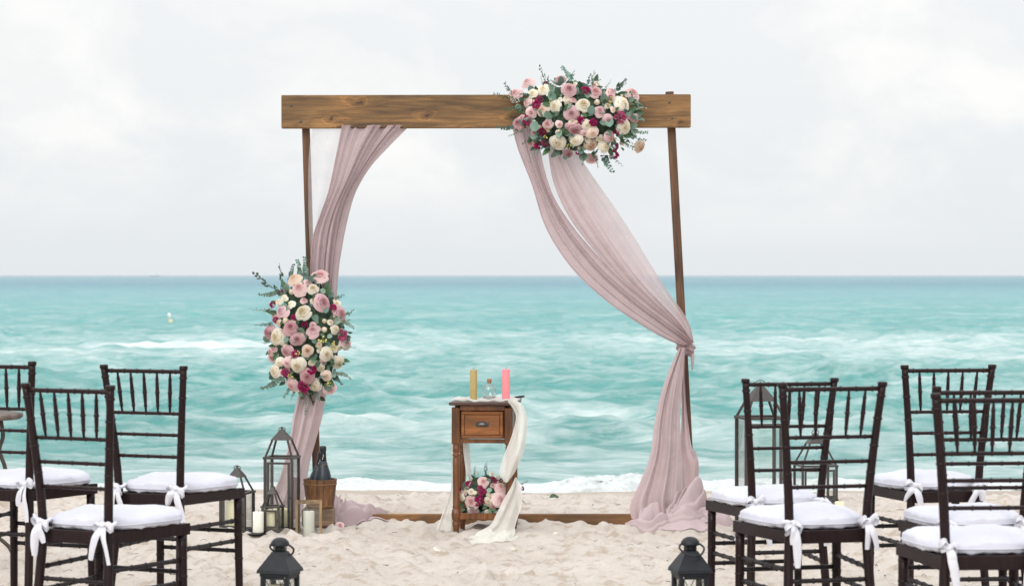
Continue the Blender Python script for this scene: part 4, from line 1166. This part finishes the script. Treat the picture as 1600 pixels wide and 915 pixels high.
lt = floor(440.5, 11.88); hip_lantern('tall metal lantern with a wide cream candle beside the wooden bucket', lt, .148, .366, .080, .085, .052, math.radians(-9), .013)
candle('pillar_candle', 'wide cream candle standing inside the tall metal lantern by the bucket', lt + Vector((.002, 0, .010)), .054, .108, 'wax_cream', 'lantern candles')
ls = floor(426, 11.70); hip_lantern('smallest metal lantern, standing in front of the tall one beside the bucket', ls, .090, .120, .056, .040, .032, math.radians(-10), .0105, ring=.011)
candle('pillar_candle', 'cream candle filling the smallest metal lantern', ls + Vector((-.002, 0, .010)), .028, .098, 'wax_cream', 'lantern candles')
ll = floor(370.5, 11.80); hip_lantern('metal lantern half hidden by the chair leg, with a cream candle inside', ll, .136, .188, .070, .066, .045, math.radians(-14), .0125)
candle('pillar_candle', 'cream candle inside the lantern behind the chair leg', ll + Vector((-.008, 0, .010)), 0.043, .140, 'wax_cream', 'lantern candles')
pc = floor(403.5, 11.64)
pl = tag(MB().lathe([(.04, 0), (.056, .003), (.058, .006), (.05, .005), (.001, .0045)], 28).obj('candle_plate', M['foil'], None, pc), 'thin black plate under the bare white candle on the sand', 'plate')
candle('pillar_candle', 'bare white candle on a black plate between the lanterns', pc + Vector((0, 0, .0075)), .0265, .100, 'wax_white')

# wooden framed lantern
wl = floor(482.5, 11.74)
wt_ = thing('lantern', 'square wooden framed glass lantern holding a white candle before the bucket', 'lantern', wl, math.radians(4))
W_, H_, b_ = .128, .178, .012
for sx in (-1, 1):
    for sy in (-1, 1): MB().bar((sx * (W_ - b_) / 2, sy * .045, 0), (sx * (W_ - b_) / 2, sy * .045, H_), b_, b_, .001).obj('corner_post', M['frame_wood'], wt_)
for z in (.004, H_ - .005):
    for sy in (-1, 1): MB().box((0, sy * .045, z), (W_ - 2 * b_, b_ * .8, .010)).obj('rail', M['frame_wood'], wt_)
    for sx in (-1, 1): MB().box((sx * (W_ - b_) / 2, 0, z), (b_ * .8, .090 - b_, .010)).obj('rail', M['frame_wood'], wt_)
for sy in (-1, 1): MB().box((0, sy * .045, H_ / 2), (W_ - 2 * b_, .0016, H_ - .022)).obj('pane', M['glass'], wt_)
for sx in (-1, 1): MB().box((sx * (W_ - b_) / 2, 0, H_ / 2), (.0016, .090 - b_, H_ - .022)).obj('pane', M['glass'], wt_)
candle('pillar_candle', 'white candle inside the wooden framed lantern', wl + Vector((.0, 0, .004)), .0275, .124, 'wax_white', 'lantern candles')

# bucket with bottles on a wooden block
bk = floor(500, 11.98)
blk = tag(MB().box((0, 0, .038), (.155, .14, .085), None, .006).obj('wooden_block', M['block'], None, bk + Vector((-.008, 0, -.008))), 'weathered wooden block carrying the bucket of bottles', 'block')
bk2 = bk + Vector((0, 0, .075))
bu = thing('wooden_bucket', 'small wooden stave bucket holding dark wine bottles', 'bucket', bk2)
NS = 15
for k in range(NS):
    a0 = 2 * PI * (k + .03) / NS; a1 = 2 * PI * (k + .97) / NS; mb = MB(); hgt = .142 + R.uniform(-.002, .002); dr_ = R.uniform(-.0008, .0008)
    v = []
    for (r_, z) in ((.067, 0), (.084, hgt)):
        for th in (0, -.009):
            for a in (a0, (a0 + a1) / 2, a1): v.append(((r_ + th + dr_) * math.cos(a), (r_ + th + dr_) * math.sin(a), z))
    mb.add(v, [(0, 1, 7, 6), (1, 2, 8, 7), (4, 3, 9, 10), (5, 4, 10, 11), (6, 7, 10, 9), (7, 8, 11, 10), (1, 0, 3, 4), (2, 1, 4, 5), (0, 6, 9, 3), (2, 5, 11, 8)], False)
    mb.obj('stave', M['stave'], bu)
MB().lathe([(.001, .006), (.060, .006), (.060, .012), (.001, .012)], 20).obj('bucket_bottom', M['stave'], bu)
for z in (.010, .118):
    r_ = .067 + .017 * z / .142 + .0015
    MB().tube([(r_ * math.cos(g), r_ * math.sin(g), z) for g in np.linspace(0, 2 * PI, 41)[:-1]], .0028, 6, closed=True).obj('hoop', M['hoop'], bu)


def wine(label, loc, tilt, sc=1.0):
    t = thing('wine_bottle', label, 'bottle', loc, 0, 'bottles in the bucket'); t.rotation_euler = tilt; t.scale = (sc,) * 3
    MB().lathe([(.030, 0), (.038, .006), (.039, .10), (.039, .135), (.034, .165), (.024, .195), (.0165, .225)], 26).obj('glass_body', M['bottle'], t)
    MB().lathe([(.0172, .222), (.0158, .25), (.0155, .272), (.0175, .276), (.0175, .292), (.016, .296), (.010, .298)], 22).obj('foil', M['foil'], t)
    tp = MB(); tp.tube([(.0235 * math.cos(g), .0235 * math.sin(g), .199 + .010 * math.cos(g)) for g in np.linspace(0, 2 * PI, 29)[:-1]], .0016, 5, closed=True); tp.obj('neck_band', M['hoop'], t)
    tp = MB()
    for dx, dz, h, a in ((0, .240, .016, .35), (.0025, .250, .010, -.3), (-.002, .231, .007, .9)):
        tp.box((dx, -.0172, dz), (.0026, .0012, h), Matrix.Rotation(a, 3, 'Y'))
    tp.obj('foil_emblem', M['label'], t)
    return t


wine('dark sparkling wine bottle standing upright in the wooden bucket', bk2 + Vector((.022, -.01, .014)), (math.radians(-2), math.radians(-1.5), 0), .98)
wine('dark bottle leaning behind the upright one in the wooden bucket', bk2 + Vector((-.044, .020, .015)), (math.radians(4), math.radians(11), 0), .90)

# right-hand lanterns
rt = floor(1188, 11.80); rt.z -= .01
hip_lantern('tallest metal lantern standing behind the overlapping pair of chairs', rt, .205, .560, .075, .125, .085, math.radians(9), .0155, ring=.024)
r2 = floor(1274, 13.5); r2.z -= .0
hip_lantern('low metal lantern standing near the surf behind the chairs', r2, .205, .195, .115, .090, .062, math.radians(7), .013, ring=.02)
candle('pillar_candle', 'short cream candle on the sand beside the low lantern near the surf', floor(1312, 12.9), .026, .05, 'wax_cream')


def dome_lantern(label, loc, rz, cdl, swing, rise=0.0):
    t = thing('lantern', label, 'lantern', loc, rz, 'black dome topped lanterns by the aisle'); m = M['black_metal']
    w = .100; a = w / 2 - .006; hb = .262 + rise
    for sx in (-1, 1):
        for sy in (-1, 1): MB().bar((sx * a, sy * a, .012), (sx * a, sy * a, hb), .012, .012, .001).obj('corner_post', m, t)
    MB().box((0, 0, .007), (w + .012, w + .012, .014), None, .003).obj('base', m, t)
    MB().box((0, 0, hb + .004), (w + .004, w + .004, .012), None, .002).obj('top_frame', m, t)
    for k in range(4):
        Rm = Matrix.Rotation(k * PI / 2, 3, 'Z'); b = MB(); y = -a - .001; iw = w - .026; z0, z1 = .024, hb - .006
        for sx in (-1, 1): b.add([Rm @ Vector(p) for p in MB().box((sx * iw / 2, y, (z0 + z1) / 2), (.008, .006, z1 - z0)).v], MB().box((0, 0, 0), (1, 1, 1)).f, False)
        for z in (z0, z1): b.add([Rm @ Vector(p) for p in MB().box((0, y, z), (iw - .008, .006, .009)).v], MB().box((0, 0, 0), (1, 1, 1)).f, False)
        fr = b.obj('window_frame', m, t)
        wr = MB(); zm = (z0 + z1) / 2
        for zz0, zz1 in ((z0, zm), (zm, z1)):
            for s in (-1, 1):
                wr.tube([Rm @ Vector((-s * iw / 2, y - .002, zz0)), Rm @ Vector((s * iw / 2, y - .002, zz1))], .0013, 5)
        wr.obj('wire_cross', m, fr)
        MB().add([Rm @ Vector(p) for p in MB().box((0, y + .002, zm), (iw, .0016, z1 - z0)).v], MB().box((0, 0, 0), (1, 1, 1)).f, False).obj('pane', M['glass'], fr)
    # pyramid roof with a short drip edge
    e = w / 2 + .010; zr = hb + .010; tp = .021; zt = zr + .068
    b = MB(); b.add([(-e, -e, zr), (e, -e, zr), (e, e, zr), (-e, e, zr), (-e + .002, -e + .002, zr + .010), (e - .002, -e + .002, zr + .010), (e - .002, e - .002, zr + .010), (-e + .002, e - .002, zr + .010), (-tp, -tp, zt), (tp, -tp, zt), (tp, tp, zt), (-tp, tp, zt)],
        [(0, 3, 2, 1), (0, 1, 5, 4), (1, 2, 6, 5), (2, 3, 7, 6), (3, 0, 4, 7), (4, 5, 9, 8), (5, 6, 10, 9), (6, 7, 11, 10), (7, 4, 8, 11), (8, 9, 10, 11)], False); b.obj('roof', m, t)
    MB().lathe([(.018, zt - .002), (.0175, zt + .024)], 18).obj('chimney', m, t)
    for k in range(4):
        g = PI / 4 + k * PI / 2; MB().bar((.022 * math.cos(g), .022 * math.sin(g), zt - .004), (.022 * math.cos(g), .022 * math.sin(g), zt + .020), .003).obj('chimney_strut', m, t)
    zd = zt + .018
    MB().lathe([(.020, zd), (.0315, zd + .001), (.032, zd + .005), (.029, zd + .014), (.022, zd + .022), (.012, zd + .027), (.001, zd + .0285)], 26).obj('dome', m, t)
    cs, sn = math.cos(swing), math.sin(swing)
    pts = []
    for g in np.linspace(-.12, PI + .12, 26):
        x = .044 * math.cos(g); d_ = -.066 * math.sin(max(0, min(PI, g)))
        if abs(x) > .034 and d_ > -.02: x = math.copysign(.034 + (abs(x) - .034) * min(1, abs(d_) / .02), x)
        pts.append((x, -abs(d_) * sn, zd + .003 + d_ * cs))
    MB().tube(pts, .0034, 8).obj('carry_handle', m, t)
    candle('pillar_candle', cdl, Vector(loc) + Vector((0, 0, .0145)), .032, .215, 'wax_cream', 'candles in the aisle lanterns')
    return t


def aisle(px, Y): x = P(px, 800, Y).x; return (x, Y, gz(x, Y) + .002)


dome_lantern('black dome topped lantern at the foot of the left chair block', aisle(437.5, 8.02), math.radians(-17), 'cream candle inside the black lantern by the left chairs', -.9)
dome_lantern('black dome topped lantern beside the right chairs by the aisle', aisle(1078.5, 7.92), math.radians(12), 'cream candle inside the black lantern by the right chairs', 1.05, .033)

# ------------------------------------------------------------------ small side table at the edge
stt = thing('round_table', 'small round wooden topped table with scrolled iron legs, cut off by the frame edge', 'table', (P(-55, 650, 10.3).x, 10.3, gz(-2.3, 10.3)))
tz = CAMH - (645 - 430) * 10.3 / FP - stt.location.z
MB().lathe([(.001, tz - .024), (.235, tz - .024), (.245, tz - .014), (.243, tz - .002), (.235, tz), (.001, tz)], 40).obj('tabletop', M['grey_wood'], stt)
for k in range(4):
    g = k * PI / 2 + .12; cs, sn = math.cos(g), math.sin(g); mb = MB()
    pts = [(.15, tz - .03), (.16, tz - .10), (.145, tz - .16), (.17, tz - .24), (.165, tz - .32), (.10, tz - .40), (.11, tz - .50), (.19, .10), (.21, .0)]
    pp = [crom(pts, t) for t in np.linspace(0, 1, 30)]
    mb.tube([(r_ * cs, r_ * sn, z) for r_, z in pp], .009, 8)
    sp = [(.085 + (.05 - .035 * t) * math.cos(9 * t), tz - .36 + (.05 - .035 * t) * math.sin(9 * t)) for t in np.linspace(0, 1, 26)]
    mb.tube([(r_ * cs, r_ * sn, z) for r_, z in sp], .006, 6)
    mb.obj('leg', M['iron'], stt)
MB().tube([(.12 * math.cos(g), .12 * math.sin(g), .22) for g in np.linspace(0, 2 * PI, 29)[:-1]], .006, 6, closed=True).obj('stretcher_ring', M['iron'], stt)


# ------------------------------------------------------------------ chairs
WT, WS, WF, LEAN, D = .339, .258, .338, .042, .345
ZS, HT = .45, .915


def knots(mb, path, r, ts, k=1.22, n=10):
    for t in ts:
        p = Vector(crom([tuple(q) for q in path], t)); q = Vector(crom([tuple(q) for q in path], min(1, t + .01))); q0 = Vector(crom([tuple(q) for q in path], max(0, t - .01)))
        d = (q - q0).normalized() * .004
        mb.tube([p - d, p - d * .4, p + d * .4, p + d], [r * .98, r * k, r * k, r * .98], n, False)


def rod(a, b, r, nk=4, bulge=0.0, n=8):
    a, b = Vector(a), Vector(b); mb = MB(); pts = [a.lerp(b, t) for t in np.linspace(0, 1, 9)]
    mb.tube(pts, [r * (1 - bulge + bulge * math.sin(PI * t) * 1.6) for t in np.linspace(0, 1, 9)], n)
    for k in range(nk):
        t = (k + .6) / (nk + .2)
        rr = r * (1 - bulge + bulge * math.sin(PI * t) * 1.6)
        d = (b - a).normalized() * .0045; p = a.lerp(b, t)
        mb.tube([p - d, p - d * .35, p + d * .35, p + d], [rr, rr * 1.28, rr * 1.28, rr], n, False)
    return mb


def ribbon_mesh(seed, side):
    """bow tied round the rear post: band, two loops, two tails"""
    r = random.Random(seed); mb = MB()
    def strip(pts, wd, wdir):
        n = len(pts) - 1
        def fn(u, v):
            p = Vector(crom(pts, v)); t = (Vector(crom(pts, min(1, v + .02))) - Vector(crom(pts, max(0, v - .02)))).normalized()
            s = Vector(wdir); s = (s - t * s.dot(t)).normalized(); w = wd(v) if callable(wd) else wd
            nrm = t.cross(s)
            return p + s * ((u - .5) * w) + nrm * (.005 * math.sin(5 * v + seed) * (u - .5) + .003 * math.cos(PI * (2 * u - 1)))
        mb.grid(fn, 4, 22)
    rr = .021
    mb.tube([(rr * math.cos(g), rr * math.sin(g), .004 * math.sin(2 * g)) for g in np.linspace(0, 2 * PI, 25)[:-1]], .007, 7, closed=True)
    k = Vector((-.004 * side, -.024, 0))
    mb.lathe([(.003, -.011), (.010, -.007), (.012, 0), (.010, .007), (.003, .011)], 10, k)
    for s in (-1, 1):
        l = r.uniform(.020, .040); dz = r.uniform(-.022, .006)
        strip([k, k + Vector((s * l * .6, -.012, .016 + dz)), k + Vector((s * l, -.004, .004 + dz)), k + Vector((s * l * .8, .006, -.012 + dz)), k], lambda v: .021 - .010 * abs(2 * v - 1), (0, .5, 1))
    for s in (-1, 1):
        L = r.uniform(.06, .165); dx = s * r.uniform(.0, .045) + r.uniform(-.02, .02)
        strip([k, k + Vector((dx * .45, -.014, -L * .3)), k + Vector((dx * .9, -.010, -L * .65)), k + Vector((dx * 1.2, -.004, -L))], lambda v: .010 + .017 * math.sin(PI * min(1, .15 + .72 * v)), (1, r.uniform(-.6, .6), .1))
    # strap running back to the cushion
    strip([(0, .018, 0), (-side * .02, .05, -.002), (-side * .035, .085, -.004)], .018, (0, 0, 1))
    return mb.mesh('ribbon_bow', M['ribbon'])


def cushion_mesh(seed):
    mb = MB(); r = random.Random(seed); p1, p2 = r.uniform(0, 6), r.uniform(0, 6)
    zb, th = ZS + .001, .044
    y0, y1 = .004, D + .045
    def outline(a):
        # rounded trapezoid
        c, s = math.cos(a), math.sin(a); e = 3.4
        q = (abs(c) ** e + abs(s) ** e) ** (-1 / e); u, v = c * q, s * q
        y = (y0 + y1) / 2 + v * (y1 - y0) / 2
        half = (WS + .044) / 2 + ((WF + .070) - (WS + .044)) / 2 * (v + 1) / 2
        return Vector((u * half, y, 0))
    ctr = Vector((0, (y0 + y1) / 2, 0)); n = 56
    prof = [(.0, 0), (.92, 0), (.985, .12), (1.0, .40), (.99, .68), (.945, .86), (.85, 1.02), (.65, 1.20), (.35, 1.32), (0.0, 1.36)]
    def fn(u, v):
        a = u * 2 * PI; x = v * (len(prof) - 1); i = min(int(x), len(prof) - 2); t = x - i
        s = prof[i][0] + (prof[i + 1][0] - prof[i][0]) * t; z = prof[i][1] + (prof[i + 1][1] - prof[i][1]) * t
        o = outline(a); p = ctr.lerp(o, s)
        wr = (.0022 * math.sin(7 * a + p1) + .0016 * math.sin(13 * a + 5 * s + p2)) * s * (z > .05) + .0022 * math.sin(21 * a + 7 * z + p2) * (s > .9) + .0025 * math.sin(9 * s + 3 * a + p2) * (z > .9) * s
        return Vector((p.x, p.y, zb + z * th + wr + .004 * math.sin(3 * a + p2) * (z > .5) * s))
    mb.grid(fn, n, 27)
    # piping seam
    mb.tube([ctr.lerp(outline(a), 1.002) + Vector((0, 0, zb + .36 * th)) for a in np.linspace(0, 2 * PI, 73)[:-1]], .0022, 5, closed=True)
    return mb.mesh('seat_cushion', M['cushion'])


BOWS = [ribbon_mesh(s, -1) for s in range(1, 9)] + [ribbon_mesh(s, 1) for s in range(11, 19)]
CUSH = [cushion_mesh(s) for s in (1, 2, 3)]


def back_x(z): q = max(0, (z - ZS) / (HT - ZS)); return (WS + (WT - WS) * q ** 1.35) / 2
def back_y(z): q = max(0, (z - ZS) / (HT - ZS)); return -LEAN * q ** 1.3


def make_chair():
    root = thing('banquet_chair', 'x', 'chair', (0, 0, 0), 0, 'dark wooden chairs with white cushions')
    m = M['chair']
    for s in (-1, 1):
        zs = [-.05, .10, .25, .38, .45, .54, .63, .72, .81, .885, .905]
        pts = []
        for z in zs:
            if z < ZS: q = (ZS - z) / ZS; pts.append((s * (WS / 2 + .022 * q), -.045 * q ** 1.4, z))
            else: pts.append((s * back_x(z), back_y(z), z))
        mb = MB(); mb.tube(pts, [.0150, .0150, .0155, .0155, .0150, .0145, .0138, .0130, .0126, .0124, .0122], 12)
        knots(mb, pts, .0138, (.14, .27, .50, .60, .695, .79, .88), 1.10, 12)
        e = Vector(pts[-1])
        mb.lathe([(.0122, -.004), (.0150, -.001), (.0156, .004), (.0156, .010), (.0135, .0125), (.001, .013)], 14, e)
        mb.obj('rear_post', m, root)
        # front leg
        p = [(s * (WF / 2), D, ZS - .035), (s * (WF / 2 + .001), D + .002, .25), (s * (WF / 2 + .004), D + .008, -.05)]
        mb = MB(); fp = [crom(p, t) for t in np.linspace(0, 1, 7)]; mb.tube(fp, [.0158, .0156, .0152, .0148, .0145, .014, .0135], 12)
        knots(mb, fp, .0150, (.06, .27, .44, .62), 1.12, 12)
        mb.obj('front_leg', m, root)
    def bk(z): return (Vector((-back_x(z), back_y(z), z)), Vector((back_x(z), back_y(z), z)))
    a, b = bk(.896); rod(a, b, .0074, 6).obj('top_rail', m, root)
    for z, nm in ((.744, 'back_rail'), (.666, 'back_rail'), (.587, 'back_rail')):
        a, b = bk(z); rod(a, b, .0062, 5).obj(nm, m, root)
    a0, b0 = bk(.744); a1, b1 = bk(.896)
    for k in range(5):
        t = (k + 1.0) / 6
        rod(a0.lerp(b0, t), a1.lerp(b1, t), .0058, 3, .40).obj('spindle', m, root)
    # seat frame: trapezoid rails
    zc = ZS - .019; hh = .038
    fx, bx = WF / 2, WS / 2
    for s in (-1, 1):
        mb = MB()
        v = [(s * (bx - .010), .0, 0), (s * (bx + .0105), .0, 0), (s * (fx + .018), D + .020, 0), (s * (fx - .006), D + .020, 0)]
        vv = [(x, y, ZS - hh) for x, y, z in v] + [(x, y, ZS - .001) for x, y, z in v]
        mb.add(vv, [(0, 3, 2, 1), (4, 5, 6, 7), (0, 1, 5, 4), (1, 2, 6, 5), (2, 3, 7, 6), (3, 0, 4, 7)], False)
        mb.obj('seat_rail', m, root)
    MB().box((0, .0, ZS - .020), (2 * bx - .024, .022, hh + .004), None, .003).obj('seat_rail', m, root)
    MB().box((0, D + .008, ZS - .0195), (2 * fx - .014, .022, hh - .003), None, .003).obj('seat_rail', m, root)
    MB().add([(-bx + .012, .012, ZS - .006), (bx - .012, .012, ZS - .006), (fx - .008, D - .004, ZS - .006), (-fx + .008, D - .004, ZS - .006),
              (-bx + .012, .012, ZS + .0005), (bx - .012, .012, ZS + .0005), (fx - .008, D - .004, ZS + .0005), (-fx + .008, D - .004, ZS + .0005)],
             [(0, 3, 2, 1), (4, 5, 6, 7), (0, 1, 5, 4), (1, 2, 6, 5), (2, 3, 7, 6), (3, 0, 4, 7)], False).obj('seat_board', m, root)
    # stretchers
    def rear(z): q = (ZS - z) / ZS; return Vector((WS / 2 + .022 * q, -.045 * q ** 1.4, z))
    md = M['chair_dark']
    for s in (-1, 1):
        for z in (.327, .253):
            p = rear(z); p.x *= s; rod(p, (s * (WF / 2), D, z + .002), .0078, 5).obj('stretcher', md, root)
    for z in (.289, .215):
        rod((-WF / 2, D + .003, z), (WF / 2, D + .003, z), .0078, 4).obj('stretcher', md, root)
    p = rear(.292); rod((-p.x, p.y, p.z), p, .0074, 5).obj('stretcher', md, root)
    c = link('seat_cushion', CUSH[0], root)
    for i, s in enumerate((-1, 1)):
        link('ribbon_bow', BOWS[0 if s < 0 else 8], c, (s * back_x(.478), back_y(.478), .476))
    return root


FIT = [  # x, y, turn, lift, label
 (-1.393, 7.719, .480, -.008, 'frontmost dark wooden chair left of the aisle, its whole white cushion in view'),
 (-1.316, 8.777, .412, .013, 'dark wooden chair right behind the frontmost left one, beside the metal lantern'),
 (-1.859, 8.763, .389, .030, 'dark wooden chair cut by the left frame edge before the small round table'),
 (.998, 7.640, -.252, .002, 'front chair of the overlapping pair beside the right aisle lantern'),
 (.988, 8.708, -.230, -.031, 'rear chair of the overlapping pair, standing before the tallest metal lantern'),
 (1.595, 8.912, -.172, .010, 'dark wooden chair farthest back on the right, spindles seen against the waves'),
 (1.530, 7.838, -.100, -.019, 'middle dark wooden chair at the right edge, half hidden behind the front one'),
 (1.372, 6.942, -.076, .002, 'frontmost dark wooden chair at the right edge, large bow on its post'),
]
base_chair = make_chair()
for i, (x, y, t, dz, lab) in enumerate(FIT):
    o = base_chair if i == 0 else copy_tree(base_chair)
    o.location = (x, y, dz); o.rotation_euler = (0, 0, -t); o['label'] = lab
    for ch in o.children:
        if ch.name.startswith('seat_cushion'):
            ch.data = CUSH[i % 3]
            for b in ch.children:
                lft = b.location.x < 0
                b.data = BOWS[i + (0 if lft else 8)]

# ------------------------------------------------------------------ small things on the sand
lf = floor(868, 15.1); lf.z = gz(lf.x, 15.1) + .012
_lm = MB(); leaf_grid(_lm, Vector((-.04, 0, 0)), Vector((1, .1, .05)), Vector((0, -.5, 1)), .062, .045, .2, .9, 4, 6)
tag(_lm.obj('fallen_leaf', M['leaf'], None, lf + Vector((0, 0, .008)), (math.radians(35), 0, 0)), 'single green leaf fallen on the sand near the surf', 'leaf')


def petal(px, Y, mat, label, size=.03):
    p = floor(px, Y); p.z = gz(p.x, Y) + .006
    mb = MB(); r = R.uniform(0, 6)
    mb.grid(lambda u, v: ((u - .5) * size * (1 - .5 * (2 * v - 1) ** 2), (v - .5) * size, .3 * size * ((2 * u - 1) ** 2 + (2 * v - 1) ** 2) * .7), 5, 5, True, .8)
    tag(mb.obj('rose_petal', M[mat], None, p, (R.uniform(-.2, .5), R.uniform(-.3, .3), r)), label, 'petal', 'petals scattered on the sand')


petal(897, 11.62, 'peach_rose', 'peach petal lying on the open sand right of the table', .034)
petal(889, 11.58, 'cream_rose', 'cream petal just beside the peach petal on the open sand', .026)
petal(911, 11.66, 'cream_rose', 'cream petal farthest from the table on the open sand', .026)
petal(868, 11.7, 'cream_rose', 'cream petal on the sand closest to the table runner', .028)
petal(801, 11.24, 'cream_rose', 'pale petal lying in front of the end of the table runner', .038)
petal(681, 11.18, 'cream_rose', 'pale petal on the sand in front of the outer table leg', .034)
fr = thing('fallen_rose', 'pink rose lying on the sand at the foot of the wooden block', 'flower', (P(531, 818, 11.95).x, 11.95, gz(-.85, 11.95)))
o = link('rose_head', ROSES[1], fr, (0, 0, .012)); omat(o, M['blush_rose']); o.scale = (.025,) * 3; o.rotation_euler = (math.radians(65), 0, .3)
MB().tube([(0, .01, .018), (.02, .05, .006), (.03, .09, .003)], .002, 5).obj('rose_stem', M['stem'], fr)
tw = MB()
for _ in range(260):
    x, y = R.uniform(-2.6, 2.6), R.uniform(9.6, 15.5); z = gz(x, y) + .003; a = R.uniform(0, 6.28); L = R.uniform(.008, .045)
    tw.tube([(x, y, z), (x + L * .5 * math.cos(a), y + L * .5 * math.sin(a), z + R.uniform(0, .008)), (x + L * math.cos(a + .4), y + L * math.sin(a + .4), z)], R.uniform(.0008, .0018), 4)
t_ = tw.obj('seaweed_bits', M['grey_wood']); t_['kind'] = 'stuff'
